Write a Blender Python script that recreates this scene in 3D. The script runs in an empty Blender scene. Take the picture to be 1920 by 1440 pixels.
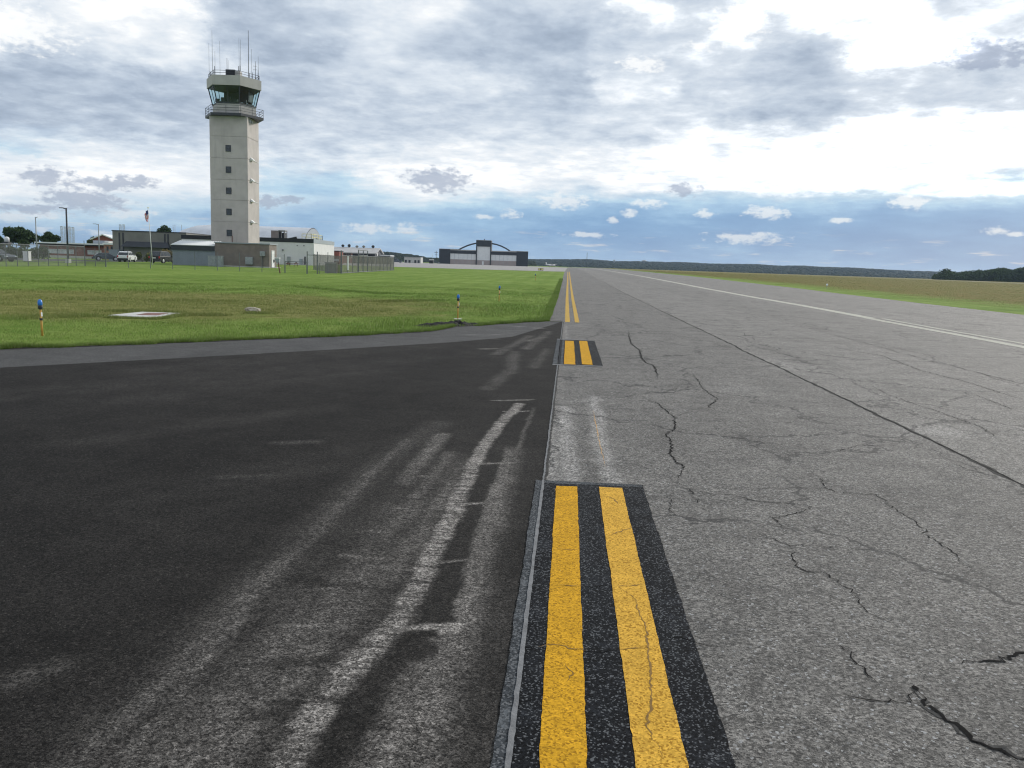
import bpy, math, random
import numpy as np
from mathutils import Matrix, Vector
sc = bpy.context.scene
C = sc.collection
rnd = random.Random(7)
rng = np.random.default_rng(11)

# ------------------------------------------------------------------ camera
W0, H0, FPX, EYE = 1920.0, 1440.0, 1600.0, 1.7
R = np.array([[0.9972367794581413, -0.04151671713856387, 0.061604934006871996],
              [0.06672180790937515, 0.1359147938894679, -0.9884712282870393],
              [0.032665058476283516, 0.9898502568570762, 0.13830930176499712]])
YAW = 3.5662578718814286
cd = bpy.data.cameras.new('camera')
cam = bpy.data.objects.new('camera', cd); C.objects.link(cam)
m4 = Matrix([[*R[0], 0], [*R[1], 0], [*R[2], EYE], [0, 0, 0, 1]])
cam.matrix_world = m4
cd.sensor_width = 36; cd.lens = 36 * FPX / W0
cd.clip_start = 0.05; cd.clip_end = 20000
sc.camera = cam
sc.view_settings.view_transform = 'Standard'; sc.view_settings.look = 'None'
sc.view_settings.exposure = 0.0; sc.view_settings.gamma = 1.0
try: sc.view_settings.use_curve_mapping = False
except Exception: pass
sc.cycles.use_denoising = True; sc.cycles.pixel_filter_type = 'BLACKMAN_HARRIS'; sc.cycles.filter_width = 1.15
sc.cycles.max_bounces = 6; sc.cycles.diffuse_bounces = 2; sc.cycles.glossy_bounces = 2
sc.cycles.transparent_max_bounces = 12
sc.cycles.volume_bounces = 0

def pray(px, py):
    return R @ np.array([px - W0 / 2, H0 / 2 - py, -FPX])
def azel(px, py):
    d = pray(px, py); d = d / np.linalg.norm(d)
    return math.degrees(math.atan2(d[0], d[1])), math.degrees(math.asin(d[2]))
def unproj(az, el):
    a, e = math.radians(az), math.radians(el)
    c = R.T @ np.array([math.sin(a) * math.cos(e), math.cos(a) * math.cos(e), math.sin(e)])
    return W0 / 2 + FPX * c[0] / -c[2], H0 / 2 - FPX * c[1] / -c[2]
def P(px, py):
    d = pray(px, py); t = -EYE / d[2]
    return np.array([t * d[0], t * d[1]])
US = np.array([math.cos(math.radians(YAW)), math.sin(math.radians(YAW))])
VS = np.array([-US[1], US[0]])
def UZ(px, py, v):
    d = pray(px, py); t = v / (d[0] * VS[0] + d[1] * VS[1])
    return t * (d[0] * US[0] + d[1] * US[1]), EYE + t * d[2]
def uvw(u, v):
    return u * US[0] + v * VS[0], u * US[1] + v * VS[1]

# ------------------------------------------------------------------ sun and sky
SUN_AZ, SUN_EL = 36.0, 24.0
SKY = 1.0
sd = bpy.data.lights.new('sun', 'SUN'); sd.energy = 3.0; sd.angle = math.radians(7); sd.color = (1.0, .95, .87)
so = bpy.data.objects.new('sun', sd); C.objects.link(so)
a, e = math.radians(SUN_AZ), math.radians(SUN_EL)
sdir = Vector((math.sin(a) * math.cos(e), math.cos(a) * math.cos(e), math.sin(e)))
so.rotation_euler = sdir.to_track_quat('Z', 'Y').to_euler()
so.location = (60, 120, 80)

class NT:
    def __init__(s, tree): s.t = tree; s.n = tree.nodes; s.l = tree.links
    def add(s, typ, **kw):
        n = s.n.new(typ)
        for k, v in kw.items(): setattr(n, k, v)
        return n
    def put(s, sock, val):
        if isinstance(val, bpy.types.NodeSocket): s.l.new(val, sock)
        elif val is not None: sock.default_value = val
    def math(s, op, a, b=None, c=None, clamp=False):
        n = s.add('ShaderNodeMath', operation=op, use_clamp=clamp)
        s.put(n.inputs[0], a); s.put(n.inputs[1], b)
        if c is not None: s.put(n.inputs[2], c)
        return n.outputs[0]
    def vmath(s, op, a, b=None, scale=None):
        n = s.add('ShaderNodeVectorMath', operation=op)
        s.put(n.inputs[0], a); s.put(n.inputs[1], b)
        if scale is not None: s.put(n.inputs[3], scale)
        return n.outputs[0] if op not in ('LENGTH', 'DOT_PRODUCT') else n.outputs[1]
    def mapr(s, v, a, b, c=0., d=1., smooth=True):
        n = s.add('ShaderNodeMapRange', interpolation_type='SMOOTHSTEP' if smooth else 'LINEAR')
        s.put(n.inputs[0], v); n.inputs[1].default_value = a; n.inputs[2].default_value = b
        n.inputs[3].default_value = c; n.inputs[4].default_value = d
        return n.outputs[0]
    def noise(s, vec, scale, detail=4, rough=.55, dist=0., out=0):
        n = s.add('ShaderNodeTexNoise'); s.put(n.inputs['Vector'], vec)
        n.inputs['Scale'].default_value = scale; n.inputs['Detail'].default_value = detail
        n.inputs['Roughness'].default_value = rough; n.inputs['Distortion'].default_value = dist
        return n.outputs[out]
    def mapping(s, vec, loc=(0, 0, 0), rot=(0, 0, 0), scale=(1, 1, 1), typ='POINT'):
        n = s.add('ShaderNodeMapping', vector_type=typ); s.put(n.inputs[0], vec)
        n.inputs[1].default_value = loc; n.inputs[2].default_value = rot; n.inputs[3].default_value = scale
        return n.outputs[0]
    def mix(s, f, a, b, blend='MIX'):
        n = s.add('ShaderNodeMix', data_type='RGBA', blend_type=blend)
        s.put(n.inputs[0], f)
        for i, x in ((6, a), (7, b)):
            if isinstance(x, tuple) and len(x) == 3: x = (*x, 1)
            s.put(n.inputs[i], x)
        return n.outputs[2]
    def fmix(s, f, a, b):
        n = s.add('ShaderNodeMix', data_type='FLOAT')
        s.put(n.inputs[0], f); s.put(n.inputs[2], a); s.put(n.inputs[3], b)
        return n.outputs[0]
    def comb(s, x, y, z=0.):
        n = s.add('ShaderNodeCombineXYZ'); s.put(n.inputs[0], x); s.put(n.inputs[1], y); s.put(n.inputs[2], z)
        return n.outputs[0]
    def ramp(s, f, stops):
        n = s.add('ShaderNodeValToRGB'); s.put(n.inputs[0], f)
        el = n.color_ramp.elements
        while len(el) < len(stops): el.new(0.5)
        for e_, (p, c) in zip(el, stops): e_.position = p; e_.color = (*c, 1)
        return n.outputs[0]
    def bump(s, h, strength=.5, dist=.01):
        n = s.add('ShaderNodeBump'); s.put(n.inputs['Height'], h)
        n.inputs['Strength'].default_value = strength; n.inputs['Distance'].default_value = dist
        return n.outputs[0]

# brightness of the cloud cover, read along rows of the sky (rows at heights yy, pairs of position and value)
SKYROWS = {
 20: [(0,0.8),(160,0.95),(320,0.95),(395,0.85),(450,0.36),(560,0.6),(640,0.7),(720,0.8),(780,0.95),(880,0.55),(960,0.55),(1040,0.5),(1120,0.6),(1200,0.93),(1260,0.93),(1310,0.62),(1400,0.85),(1500,0.93),(1600,0.93),(1700,0.93),(1800,0.7),(1900,0.75)],
 60: [(0,0.95),(160,0.9),(320,1),(395,0.85),(440,0.3),(520,0.3),(600,0.4),(680,0.55),(760,0.8),(840,0.5),(920,0.5),(1000,0.32),(1080,0.3),(1160,0.5),(1220,0.55),(1300,0.55),(1380,0.88),(1460,0.6),(1520,0.9),(1600,0.93),(1700,0.93),(1800,0.92),(1900,0.8)],
 110: [(0,0.4),(80,0.35),(160,0.6),(240,0.7),(320,0.85),(400,0.7),(480,0.45),(560,0.35),(640,0.5),(720,0.7),(800,0.6),(900,0.5),(1000,0.3),(1080,0.55),(1160,0.6),(1300,0.72),(1400,0.64),(1480,0.44),(1560,0.64),(1640,0.96),(1720,1.07),(1800,0.84),(1900,0.54)],
 160: [(0,0.3),(100,0.25),(200,0.25),(300,0.3),(400,0.4),(500,0.4),(600,0.4),(700,0.45),(800,0.6),(900,0.7),(1000,0.55),(1040,0.3),(1120,0.7),(1200,0.92),(1280,0.6),(1400,0.49),(1500,0.44),(1600,0.54),(1700,0.64),(1800,0.64),(1900,0.54)],
 210: [(0,0.35),(100,0.45),(200,0.4),(300,0.35),(500,0.5),(600,0.6),(700,0.55),(800,0.5),(900,0.5),(1000,0.5),(1100,0.65),(1200,0.6),(1300,0.7),(1400,0.55),(1500,0.45),(1600,0.62),(1700,0.8),(1800,0.6),(1900,0.9)],
 250: [(0,0.5),(100,0.5),(200,0.45),(350,0.5),(500,0.45),(600,0.4),(700,0.5),(800,0.6),(900,0.6),(1000,0.7),(1100,0.6),(1200,0.62),(1300,0.88),(1400,0.78),(1500,0.9),(1600,0.85),(1700,0.93),(1800,0.93),(1900,0.93)],
 290: [(0,0.91),(100,0.91),(200,0.93),(350,0.88),(500,0.73),(600,0.68),(700,0.78),(800,0.93),(900,0.98),(1000,0.82),(1100,0.92),(1200,0.95),(1300,0.99),(1900,0.99)],
 330: [(0,1.01),(300,1.01),(450,0.93),(520,0.68),(640,0.73),(700,1.01),(760,0.98),(900,1.02),(1000,0.99),(1200,0.99),(1600,0.99),(1700,0.95),(1850,0.82),(1920,0.8)],
 352: [(0,0.98),(300,0.95),(450,0.88),(520,0.63),(660,0.75),(740,0.98),(900,1.02),(1000,0.9),(1100,0.9),(1250,0.95),(1400,0.95),(1600,1),(1920,0.95)],
 375: [(0,0.91),(200,0.85),(400,0.83),(500,0.73),(700,0.75),(800,0.85),(900,0.85),(1000,0.55),(1100,0.6),(1200,0.55),(1300,0.6),(1500,0.55),(1650,0.6),(1920,0.65)],
 400: [(0,0.734),(200,0.835),(300,0.734),(500,0.455),(700,0.428),(900,0.449),(1000,0.384),(1100,0.29),(1200,0.37),(1300,0.42),(1450,0.47),(1550,0.29),(1700,0.25),(1900,0.29)],
 430: [(0,0.455),(300,0.405),(500,0.405),(660,0.534),(800,0.463),(900,0.319),(1000,0.284),(1100,0.12),(1300,0.12),(1500,0.09),(1700,0.07),(1900,0.12)],
 460: [(0,0.455),(500,0.505),(700,0.578),(900,0.449),(1000,0.364),(1200,0.17),(1400,0.27),(1600,0.07),(1900,0.07)],
 490: [(0,0.554),(700,0.578),(1000,0.484),(1200,0.42),(1500,0.32),(1700,0.22),(1900,0.12)],
 520: [(0,.6),(1000,.68),(1500,.6),(1920,.5)]}
BLUEROWS = {
 20: [(0,.0),(1920,.0)], 250: [(0,.05),(1920,0)], 275: [(0,.75),(110,.6),(170,.1),(1920,0)], 300: [(0,.15),(1920,0)],
 322: [(0,.05),(440,.1),(500,.5),(580,.4),(640,.1),(1920,.1)],
 342: [(0,.1),(440,.1),(490,.9),(640,.9),(720,.4),(790,.05),(1200,.1),(1250,.3),(1700,.4),(1800,.8),(1920,.9)],
 358: [(0,.15),(440,.2),(500,.9),(700,.8),(800,.2),(1000,.2),(1500,.2),(1700,.3),(1920,.4)],
 378: [(0,.3),(300,.5),(700,.6),(900,.7),(1000,.85),(1920,.9)],
 400: [(0,.6),(400,.8),(1000,.95),(1920,1)], 430: [(0,.85),(600,.85),(1000,1),(1920,1)],
 480: [(0,.85),(700,.75),(1000,.9),(1920,1)], 520: [(0,.7),(1000,.8),(1920,.9)]}
def rowfun(rows):
    ys = sorted(rows); 
    def f(x, y):
        vals = [np.interp(x, [p[0] for p in rows[k]], [p[1] for p in rows[k]]) for k in ys]
        return float(np.interp(y, ys, vals))
    return f
world = bpy.data.worlds.new('World'); sc.world = world; world.use_nodes = True
w = NT(world.node_tree); w.n.clear()
gen = w.add('ShaderNodeTexCoord').outputs['Generated']
sx = w.add('ShaderNodeSeparateXYZ'); w.l.new(gen, sx.inputs[0])
az = w.math('MULTIPLY', w.math('ARCTAN2', sx.outputs[0], sx.outputs[1]), 57.29578)
el = w.math('MULTIPLY', w.math('ARCSINE', sx.outputs[2]), 57.29578)
ang = w.comb(az, el)
# domain warp: ragged cloud edges, flatter towards the horizon
lowk = w.mapr(el, 0, 9, .35, 1.0)
wn1 = w.noise(w.mapping(ang, scale=(.30, .52, 1)), 1, 9, .64, out=1)
wn2 = w.noise(w.mapping(ang, loc=(31, 7, 3), scale=(.24, .46, 1)), 1, 8, .62)
s1 = w.add('ShaderNodeSeparateColor'); w.l.new(wn1, s1.inputs[0])
waz = w.math('ADD', az, w.math('MULTIPLY', w.math('SUBTRACT', s1.outputs[0], .5), 6.5))
wel = w.math('ADD', el, w.math('MULTIPLY', w.math('MULTIPLY', w.math('SUBTRACT', wn2, .5), 3.2), lowk))
fx = w.math('DIVIDE', w.math('ADD', waz, 38.0), 68.0, clamp=True)
NC = 25
def skyfield(f, els):
    val = None; prev = None
    for e_ in els:
        n = w.add('ShaderNodeFloatCurve'); w.put(n.inputs['Value'], fx)
        cm = n.mapping; cv = cm.curves[0]
        pts = []
        for i in range(NC):
            t = i / (NC - 1); x, y = unproj(-38 + 68 * t, e_)
            pts.append((t, max(0, min(1, f(x, y) / 1.1))))
        cv.points[0].location = pts[0]; cv.points[1].location = pts[-1]
        for p in pts[1:-1]: cv.points.new(*p)
        cm.update()
        if val is None: val = n.outputs[0]
        else: val = w.fmix(w.mapr(wel, prev, e_), val, n.outputs[0])
        prev = e_
    return w.math('MULTIPLY', val, 1.1)
bri = skyfield(rowfun(SKYROWS), [.2, 1.1, 2.1, 3.1, 3.9, 4.6, 5.2, 5.9, 7.2, 8.6, 10, 11.5, 13, 14.5, 16])
blu = skyfield(rowfun(BLUEROWS), [.2, 1.5, 2.6, 3.5, 4.3, 5.0, 5.6, 6.3, 7.3, 8.2])
# ceiling-like cloud deck in perspective
zz = w.math('ADD', w.math('MAXIMUM', sx.outputs[2], 0.0), .13)
plan = w.comb(w.math('DIVIDE', sx.outputs[0], zz), w.math('DIVIDE', sx.outputs[1], zz))
deck = w.noise(w.mapping(plan, loc=(3.1, 1.7, 0)), 2.7, 10, .58, .25)
deck2 = w.noise(w.mapping(plan, loc=(9.1, 4.7, 2), scale=(1.1, 1, 1)), 7.5, 8, .60, .15)
low = w.noise(w.mapping(ang, scale=(.22, 1.0, 1)), 1.0, 9, .62)
hi = w.mapr(el, 2.5, 7)
dn = w.fmix(hi, w.math('MULTIPLY', w.math('SUBTRACT', low, .5), 1.0),
            w.math('ADD', w.math('MULTIPLY', w.math('SUBTRACT', deck, .5), .70), w.math('MULTIPLY', w.math('SUBTRACT', deck2, .5), .82)))
# far outside the photographed part of the sky the deck alone decides
aabs = w.math('ABSOLUTE', w.math('ADD', az, 4.0))
outside = w.math('MAXIMUM', w.mapr(aabs, 38, 60), w.mapr(el, 18, 28))
base = w.fmix(outside, bri, .62)
B = w.math('DIVIDE', w.math('ADD', base, dn), 1.2)
blu = w.math('MULTIPLY', w.math('SUBTRACT', 1.0, w.math('MULTIPLY', outside, w.mapr(el, 3, 12))), blu)
grey = w.ramp(B, [(.05, (.32, .385, .485)), (.25, (.425, .50, .61)), (.42, (.575, .65, .75)), (.60, (.76, .82, .89)), (.76, (.93, .96, .99)), (.90, (1.2, 1.2, 1.18))])
blue = w.ramp(B, [(0, (.105, .275, .56)), (.2, (.15, .345, .63)), (.42, (.29, .515, .77)), (.62, (.51, .745, .91)), (.77, (.86, .93, .98)), (.88, (1.08, 1.08, 1.07))])
col = w.mix(blu, grey, blue)
# separate small clouds
fine = w.noise(w.mapping(ang, scale=(.8, 1.5, 1)), 1.7, 7, .60)
def blobs(lst):
    acc = None
    for (px, py, rx, ry) in lst:
        a0, e0 = azel(px, py); k = 57.3 / FPX
        m = w.mapping(ang, loc=(a0, e0, 0), rot=(0, 0, 0), scale=(rx * k * 1.7, ry * k * 1.7, 1), typ='TEXTURE')
        g = w.add('ShaderNodeTexGradient', gradient_type='SPHERICAL'); w.l.new(m, g.inputs[0])
        acc = g.outputs[1] if acc is None else w.math('MAXIMUM', acc, g.outputs[1])
    return w.math('ADD', acc, w.math('MULTIPLY', w.math('SUBTRACT', fine, .5), w.mapr(acc, 0, .2, 0, 2.1)))
dk = w.mapr(blobs([(820, 338, 56, 20), (90, 332, 42, 14), (195, 345, 40, 10), (245, 342, 40, 11), (160, 376, 62, 18), (60, 392, 50, 8), (500, 378, 26, 10), (545, 374, 20, 7), (1282, 356, 26, 11), (1850, 105, 60, 22)]), .22, .72)
wh = w.mapr(blobs([(958, 402, 16, 9), (907, 406, 17, 5), (1150, 411, 10, 6), (1180, 400, 14, 8), (1215, 381, 30, 8), (1060, 377, 46, 13), (1322, 401, 17, 7), (1440, 398, 36, 12), (1574, 413, 18, 5), (1706, 378, 27, 13), (1870, 432, 22, 6), (1905, 438, 13, 4), (690, 428, 42, 9), (765, 429, 22, 9), (240, 402, 40, 8), (90, 400, 30, 7), (292, 402, 7, 5), (20, 408, 26, 9), (195, 437, 26, 5), (80, 430, 13, 8), (1310, 88, 24, 9), (1205, 120, 40, 13), (1390, 45, 45, 30), (1400, 446, 66, 9), (1100, 440, 40, 5), (15, 50, 90, 30)]), .24, .80)
wcol = w.mix(w.mapr(el, 2, 7), (.86, .89, .92), (1.1, 1.1, 1.08))
col = w.mix(w.math('MULTIPLY', wh, .72), col, wcol)
col = w.mix(w.math('MULTIPLY', dk, .75), col, (.36, .42, .545))
# pale band of lit cloud low over the horizon
strk = w.noise(w.mapping(ang, loc=(5, 3, 1), scale=(.35, 3.0, 1)), 1.0, 5, .6)
strm = w.math('MULTIPLY', w.mapr(strk, .56, .70), w.math('MULTIPLY', w.mapr(el, .2, .8), w.mapr(el, 3.0, 1.2)))
col = w.mix(w.math('MULTIPLY', strm, .55), col, (.95, .84, .76))
# bright veil where the sun stands behind the clouds
dt = w.vmath('DOT_PRODUCT', gen, (.415, .814, .407))
glow = w.mapr(dt, .86, .995, 0, 1.0)
vis = w.mapr(B, .55, .85)
col = w.vmath('SCALE', col, scale=w.math('ADD', 1.0, w.math('MULTIPLY', w.math('MULTIPLY', glow, vis), .6)))
sky = w.add('ShaderNodeTexSky', sky_type='NISHITA', sun_disc=False)
sky.sun_elevation = math.radians(SUN_EL); sky.sun_rotation = math.radians(SUN_AZ); sky.altitude = 200
cloud10 = w.vmath('SCALE', col, scale=10.0 * SKY)
cover = w.math('SUBTRACT', 1.0, w.math('MULTIPLY', blu, .10))
fin = w.mix(cover, sky.outputs[0], cloud10)
bg = w.add('ShaderNodeBackground'); w.l.new(fin, bg.inputs[0]); bg.inputs[1].default_value = 0.1
wo = w.add('ShaderNodeOutputWorld'); w.l.new(bg.outputs[0], wo.inputs[0])
try: world.cycles.sampling_method = 'MANUAL'; world.cycles.sample_map_resolution = 1024
except Exception: pass

# ------------------------------------------------------------------ terrain profile
YK = np.array([-60, -20, 0, 20, 40, 60, 80, 100, 125, 150, 175, 200, 250, 300, 400, 500, 700, 1000, 1500, 2500, 4000, 9000.])
XK = np.array([-9000, -3000, -1000, -500, -300, -200, -150, -120, -85, -62, -40, -25, -12, -6, 0, 6, 12, 24, 40, 80, 160, 300, 600, 1000, 3000, 9000.])
def zy(y): return np.interp(y, [-60, 60, 80, 100, 125, 150, 175, 200, 250, 300, 400, 500, 700, 1000, 9000], [0, 0, .05, .13, .23, .33, .41, .48, .6, .7, .88, 1.03, 1.12, 1.2, 1.2])
def gz(x, y):
    g = np.interp(x, [-85, -62], [0, 1]); wt = np.interp(y, [200, 300], [1, 0])
    return zy(y) * (1 - (1 - g) * wt)
def gz_uv(u, v):
    x, y = uvw(u, v); return float(gz(x, y))

# ------------------------------------------------------------------ mesh helpers
def link(name, me, parent=None, mats=()):
    o = bpy.data.objects.new(name, me); C.objects.link(o)
    for m in mats: me.materials.append(m)
    if parent is not None: o.parent = parent
    return o
def np_mesh(name, V, F, mi=None, smooth=False):
    me = bpy.data.meshes.new(name); V = np.asarray(V, np.float32); F = np.asarray(F, np.int32)
    me.vertices.add(len(V)); me.vertices.foreach_set('co', V.ravel())
    k = F.shape[1]; me.loops.add(F.size); me.loops.foreach_set('vertex_index', F.ravel())
    me.polygons.add(len(F)); me.polygons.foreach_set('loop_start', np.arange(0, F.size, k, dtype=np.int32))
    if mi is not None: me.polygons.foreach_set('material_index', np.asarray(mi, np.int32))
    me.polygons.foreach_set('use_smooth', np.full(len(F), smooth))
    me.update(calc_edges=True); me.validate(); return me
def attr(me, name, vals):
    a_ = me.attributes.new(name, 'FLOAT', 'POINT'); a_.data.foreach_set('value', np.asarray(vals, np.float32))
class MB:
    def __init__(s): s.v = []; s.f = []; s.m = []
    def face(s, pts, mi=0):
        b = len(s.v); s.v += [tuple(p) for p in pts]; s.f.append(list(range(b, b + len(pts)))); s.m.append(mi)
    def box(s, x0, x1, y0, y1, z0, z1, mi=0):
        b = len(s.v)
        s.v += [(x0, y0, z0), (x1, y0, z0), (x1, y1, z0), (x0, y1, z0), (x0, y0, z1), (x1, y0, z1), (x1, y1, z1), (x0, y1, z1)]
        for q in ((0, 3, 2, 1), (4, 5, 6, 7), (0, 1, 5, 4), (1, 2, 6, 5), (2, 3, 7, 6), (3, 0, 4, 7)):
            s.f.append([b + i for i in q]); s.m.append(mi)
        return s
    def loft(s, rings, mi=0, cap=True, closed=True):
        b = len(s.v); n = len(rings[0])
        for r in rings: s.v += [tuple(p) for p in r]
        for j in range(len(rings) - 1):
            for i in range(n if closed else n - 1):
                k = (i + 1) % n
                s.f.append([b + j * n + i, b + j * n + k, b + (j + 1) * n + k, b + (j + 1) * n + i]); s.m.append(mi)
        if cap:
            s.f.append([b + i for i in range(n)][::-1]); s.m.append(mi)
            s.f.append([b + (len(rings) - 1) * n + i for i in range(n)]); s.m.append(mi)
        return s
    def tube(s, p0, p1, r0, r1=None, n=8, mi=0):
        p0, p1 = Vector(p0), Vector(p1); r1 = r0 if r1 is None else r1
        d = (p1 - p0).normalized(); x = d.orthogonal().normalized(); y = d.cross(x)
        cs = [(math.cos(2 * math.pi * i / n), math.sin(2 * math.pi * i / n)) for i in range(n)]
        return s.loft([[p0 + x * c * r0 + y * q * r0 for c, q in cs], [p1 + x * c * r1 + y * q * r1 for c, q in cs]], mi)
    def lathe(s, prof, cx=0, cy=0, n=16, mi=0):
        return s.loft([[(cx + r * math.cos(2 * math.pi * i / n), cy + r * math.sin(2 * math.pi * i / n), z) for i in range(n)] for r, z in prof], mi)
    def prism(s, poly, y0, y1, mi=0):      # polygon in x,z pushed along y
        return s.loft([[(x, y0, z) for x, z in poly], [(x, y1, z) for x, z in poly]], mi)
    def prismx(s, poly, x0, x1, mi=0):     # polygon in y,z pushed along x
        return s.loft([[(x0, y, z) for y, z in poly], [(x1, y, z) for y, z in poly]], mi)
    def build(s, name, mats, parent=None, smooth=False, bevel=0, rec=True):
        me = bpy.data.meshes.new(name); me.from_pydata(s.v, [], s.f)
        mats = mats if isinstance(mats, (list, tuple)) else [mats]
        for i, p in enumerate(me.polygons): p.material_index = s.m[i]; p.use_smooth = smooth
        if rec:
            import bmesh
            bm = bmesh.new(); bm.from_mesh(me); bmesh.ops.recalc_face_normals(bm, faces=bm.faces); bm.to_mesh(me); bm.free()
        o = link(name, me, parent, mats)
        if bevel:
            md = o.modifiers.new('edge', 'BEVEL'); md.width = bevel; md.segments = 2; md.limit_method = 'ANGLE'
        return o
def tag(o, label, cat, group=None, kind=None):
    if label: o['label'] = label
    if cat: o['category'] = cat
    if group: o['group'] = group
    if kind: o['kind'] = kind
    return o
def structure(o): o['kind'] = 'structure'; return o
def thing(name, label, cat, u, v, z=None, group=None, rz=0.0):
    o = bpy.data.objects.new(name, None); C.objects.link(o)
    x, y = uvw(u, v); o.location = (x, y, gz_uv(u, v) if z is None else z)
    o.rotation_euler = (0, 0, math.radians(YAW + rz)); o.empty_display_size = .3
    return tag(o, label, cat, group)
def copy_tree(o, parent=None):
    c = o.copy(); C.objects.link(c)
    if parent is not None: c.parent = parent
    for ch in [x for x in C.objects if x.parent == o]: copy_tree(ch, c)
    return c

# ------------------------------------------------------------------ materials
def new_mat(name):
    m = bpy.data.materials.new(name); m.use_nodes = True
    nt = NT(m.node_tree); b = m.node_tree.nodes['Principled BSDF']
    return m, nt, b
def mat(name, colr, rough=.6, var=.12, scale=2.0, metal=0., bump=0., bscale=30., streak=0., spec=.5):
    m, t, b = new_mat(name); co = t.add('ShaderNodeTexCoord').outputs['Object']
    n1 = t.noise(co, scale, 5, .6)
    dark = tuple(c * (1 - var) for c in colr); lite = tuple(min(1, c * (1 + var)) for c in colr)
    c = t.mix(t.mapr(n1, .3, .7), dark, lite)
    if streak:
        n2 = t.noise(t.mapping(co, scale=(1, 1, .08)), scale * 3, 4, .6)
        c = t.mix(t.math('MULTIPLY', t.mapr(n2, .55, .8), streak), c, tuple(x * .45 for x in colr))
    t.l.new(c, b.inputs['Base Color']); b.inputs['Roughness'].default_value = rough; b.inputs['Metallic'].default_value = metal
    b.inputs['Specular IOR Level'].default_value = spec
    if bump:
        t.l.new(t.bump(t.noise(co, bscale, 4, .6), bump, .02), b.inputs['Normal'])
    return m
def plain_glass(name, tint=(.75, .85, .86), refl=.12):
    m, t, b = new_mat(name); t.n.remove(b)
    tr = t.add('ShaderNodeBsdfTransparent'); tr.inputs[0].default_value = (*tint, 1)
    gl = t.add('ShaderNodeBsdfGlossy'); gl.inputs['Roughness'].default_value = .03
    mx = t.add('ShaderNodeMixShader'); mx.inputs[0].default_value = refl
    t.l.new(tr.outputs[0], mx.inputs[1]); t.l.new(gl.outputs[0], mx.inputs[2])
    t.l.new(mx.outputs[0], t.n['Material Output'].inputs[0]); return m
M = {}
M['tower'] = mat('tower_concrete', (.465, .42, .40), .85, .09, .6, bump=.3, bscale=12, streak=.38)
M['fascia'] = mat('tower_fascia', (.42, .40, .37), .7, .06, 1.0, streak=.15)
M['tan'] = mat('tan_door', (.36, .30, .28), .7, .06, .3)
M['dark'] = mat('dark_metal', (.03, .033, .04), .5, .2, 2)
M['black'] = mat('black_roof', (.009, .0105, .014), .6, .3, 1)
M['navy'] = mat('dark_slate_siding', (.022, .027, .035), .55, .15, 1, streak=.2)
M['grey'] = mat('grey_metal', (.30, .32, .33), .45, .12, 3)
M['galv'] = mat('galvanised_steel', (.17, .178, .18), .6, .15, 5, metal=.0, spec=.2)
M['white'] = mat('white_paint', (.72, .72, .71), .6, .05, .8, streak=.12)
M['whitewall'] = mat('white_block_wall', (.67, .65, .66), .8, .05, .7, bump=.2, bscale=8, streak=.1)
M['greyband'] = mat('grey_parapet', (.30, .33, .36), .6, .07, .8)
M['brown'] = mat('brown_brick', (.20, .165, .145), .9, .12, 1.5, bump=.3, bscale=10, streak=.2)
M['shed'] = mat('grey_blue_siding', (.22, .25, .29), .6, .06, 1.2, streak=.25)
M['conc'] = mat('grey_block', (.20, .195, .175), .9, .12, .5, bump=.3, bscale=6, streak=.25)
M['red'] = mat('red_brick', (.22, .075, .055), .9, .15, 1.2, streak=.15)
M['pink'] = mat('pale_red_brick', (.36, .19, .15), .9, .1, 1.5)
M['roofw'] = mat('white_roof', (.75, .76, .76), .5, .05, .5)
M['roofg'] = mat('grey_roof', (.42, .41, .40), .6, .08, .4, streak=.2)
M['quonset'] = mat('arched_sheet_roof', (.52, .54, .57), .45, .08, .5, streak=.2)
M['yellow'] = mat('yellow_rail', (.70, .62, .25), .6, .1, 2)
M['glass'] = mat('dark_window_glass', (.035, .042, .05), .12, .3, 1.5)
M['paleglass'] = mat('pale_window_panel', (.5, .53, .55), .4, .25, 1.2)
M['cabglass'] = plain_glass('tower_cab_glass', (.78, .90, .90), .06)
M['wood'] = mat('worn_wood', (.16, .075, .055), .8, .2, 6)
M['rubber'] = mat('tyre_rubber', (.02, .02, .022), .8, .2, 8)
M['rim'] = mat('wheel_rim', (.5, .5, .52), .35, .1, 8, metal=.6)
M['carw'] = mat('white_car_paint', (.78, .78, .79), .25, .02, 1)
M['carb'] = mat('black_car_paint', (.010, .011, .012), .45, .1, 1, spec=.25)
M['cars'] = mat('silver_grey_car_paint', (.09, .105, .125), .3, .05, 1, metal=.3)
M['tail'] = mat('tail_lamp', (.5, .02, .02), .25, .1, 5)
M['lampc'] = mat('lamp_lens', (.8, .82, .85), .15, .05, 5)
M['orange'] = mat('weathered_orange_paint', (.55, .30, .06), .6, .2, 12)
M['blue'] = mat('blue_lens', (.03, .19, .62), .15, .12, 20)
M['bark'] = mat('tree_bark', (.07, .055, .045), .9, .2, 4)
M['padc'] = mat('pale_concrete', (.50, .49, .46), .85, .12, 2.5, bump=.3, bscale=20)
M['rust'] = mat('red_brown_plate', (.17, .075, .06), .8, .15, 5)
M['stone'] = mat('pale_stone', (.36, .32, .25), .95, .25, 9, bump=.6, bscale=18)
M['flagr'] = mat('flag_red', (.62, .025, .045), .8, .1, 5)
M['flagw'] = mat('flag_white', (.70, .68, .68), .8, .1, 5)
M['flagb'] = mat('flag_blue', (.03, .045, .16), .8, .1, 5)

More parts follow.
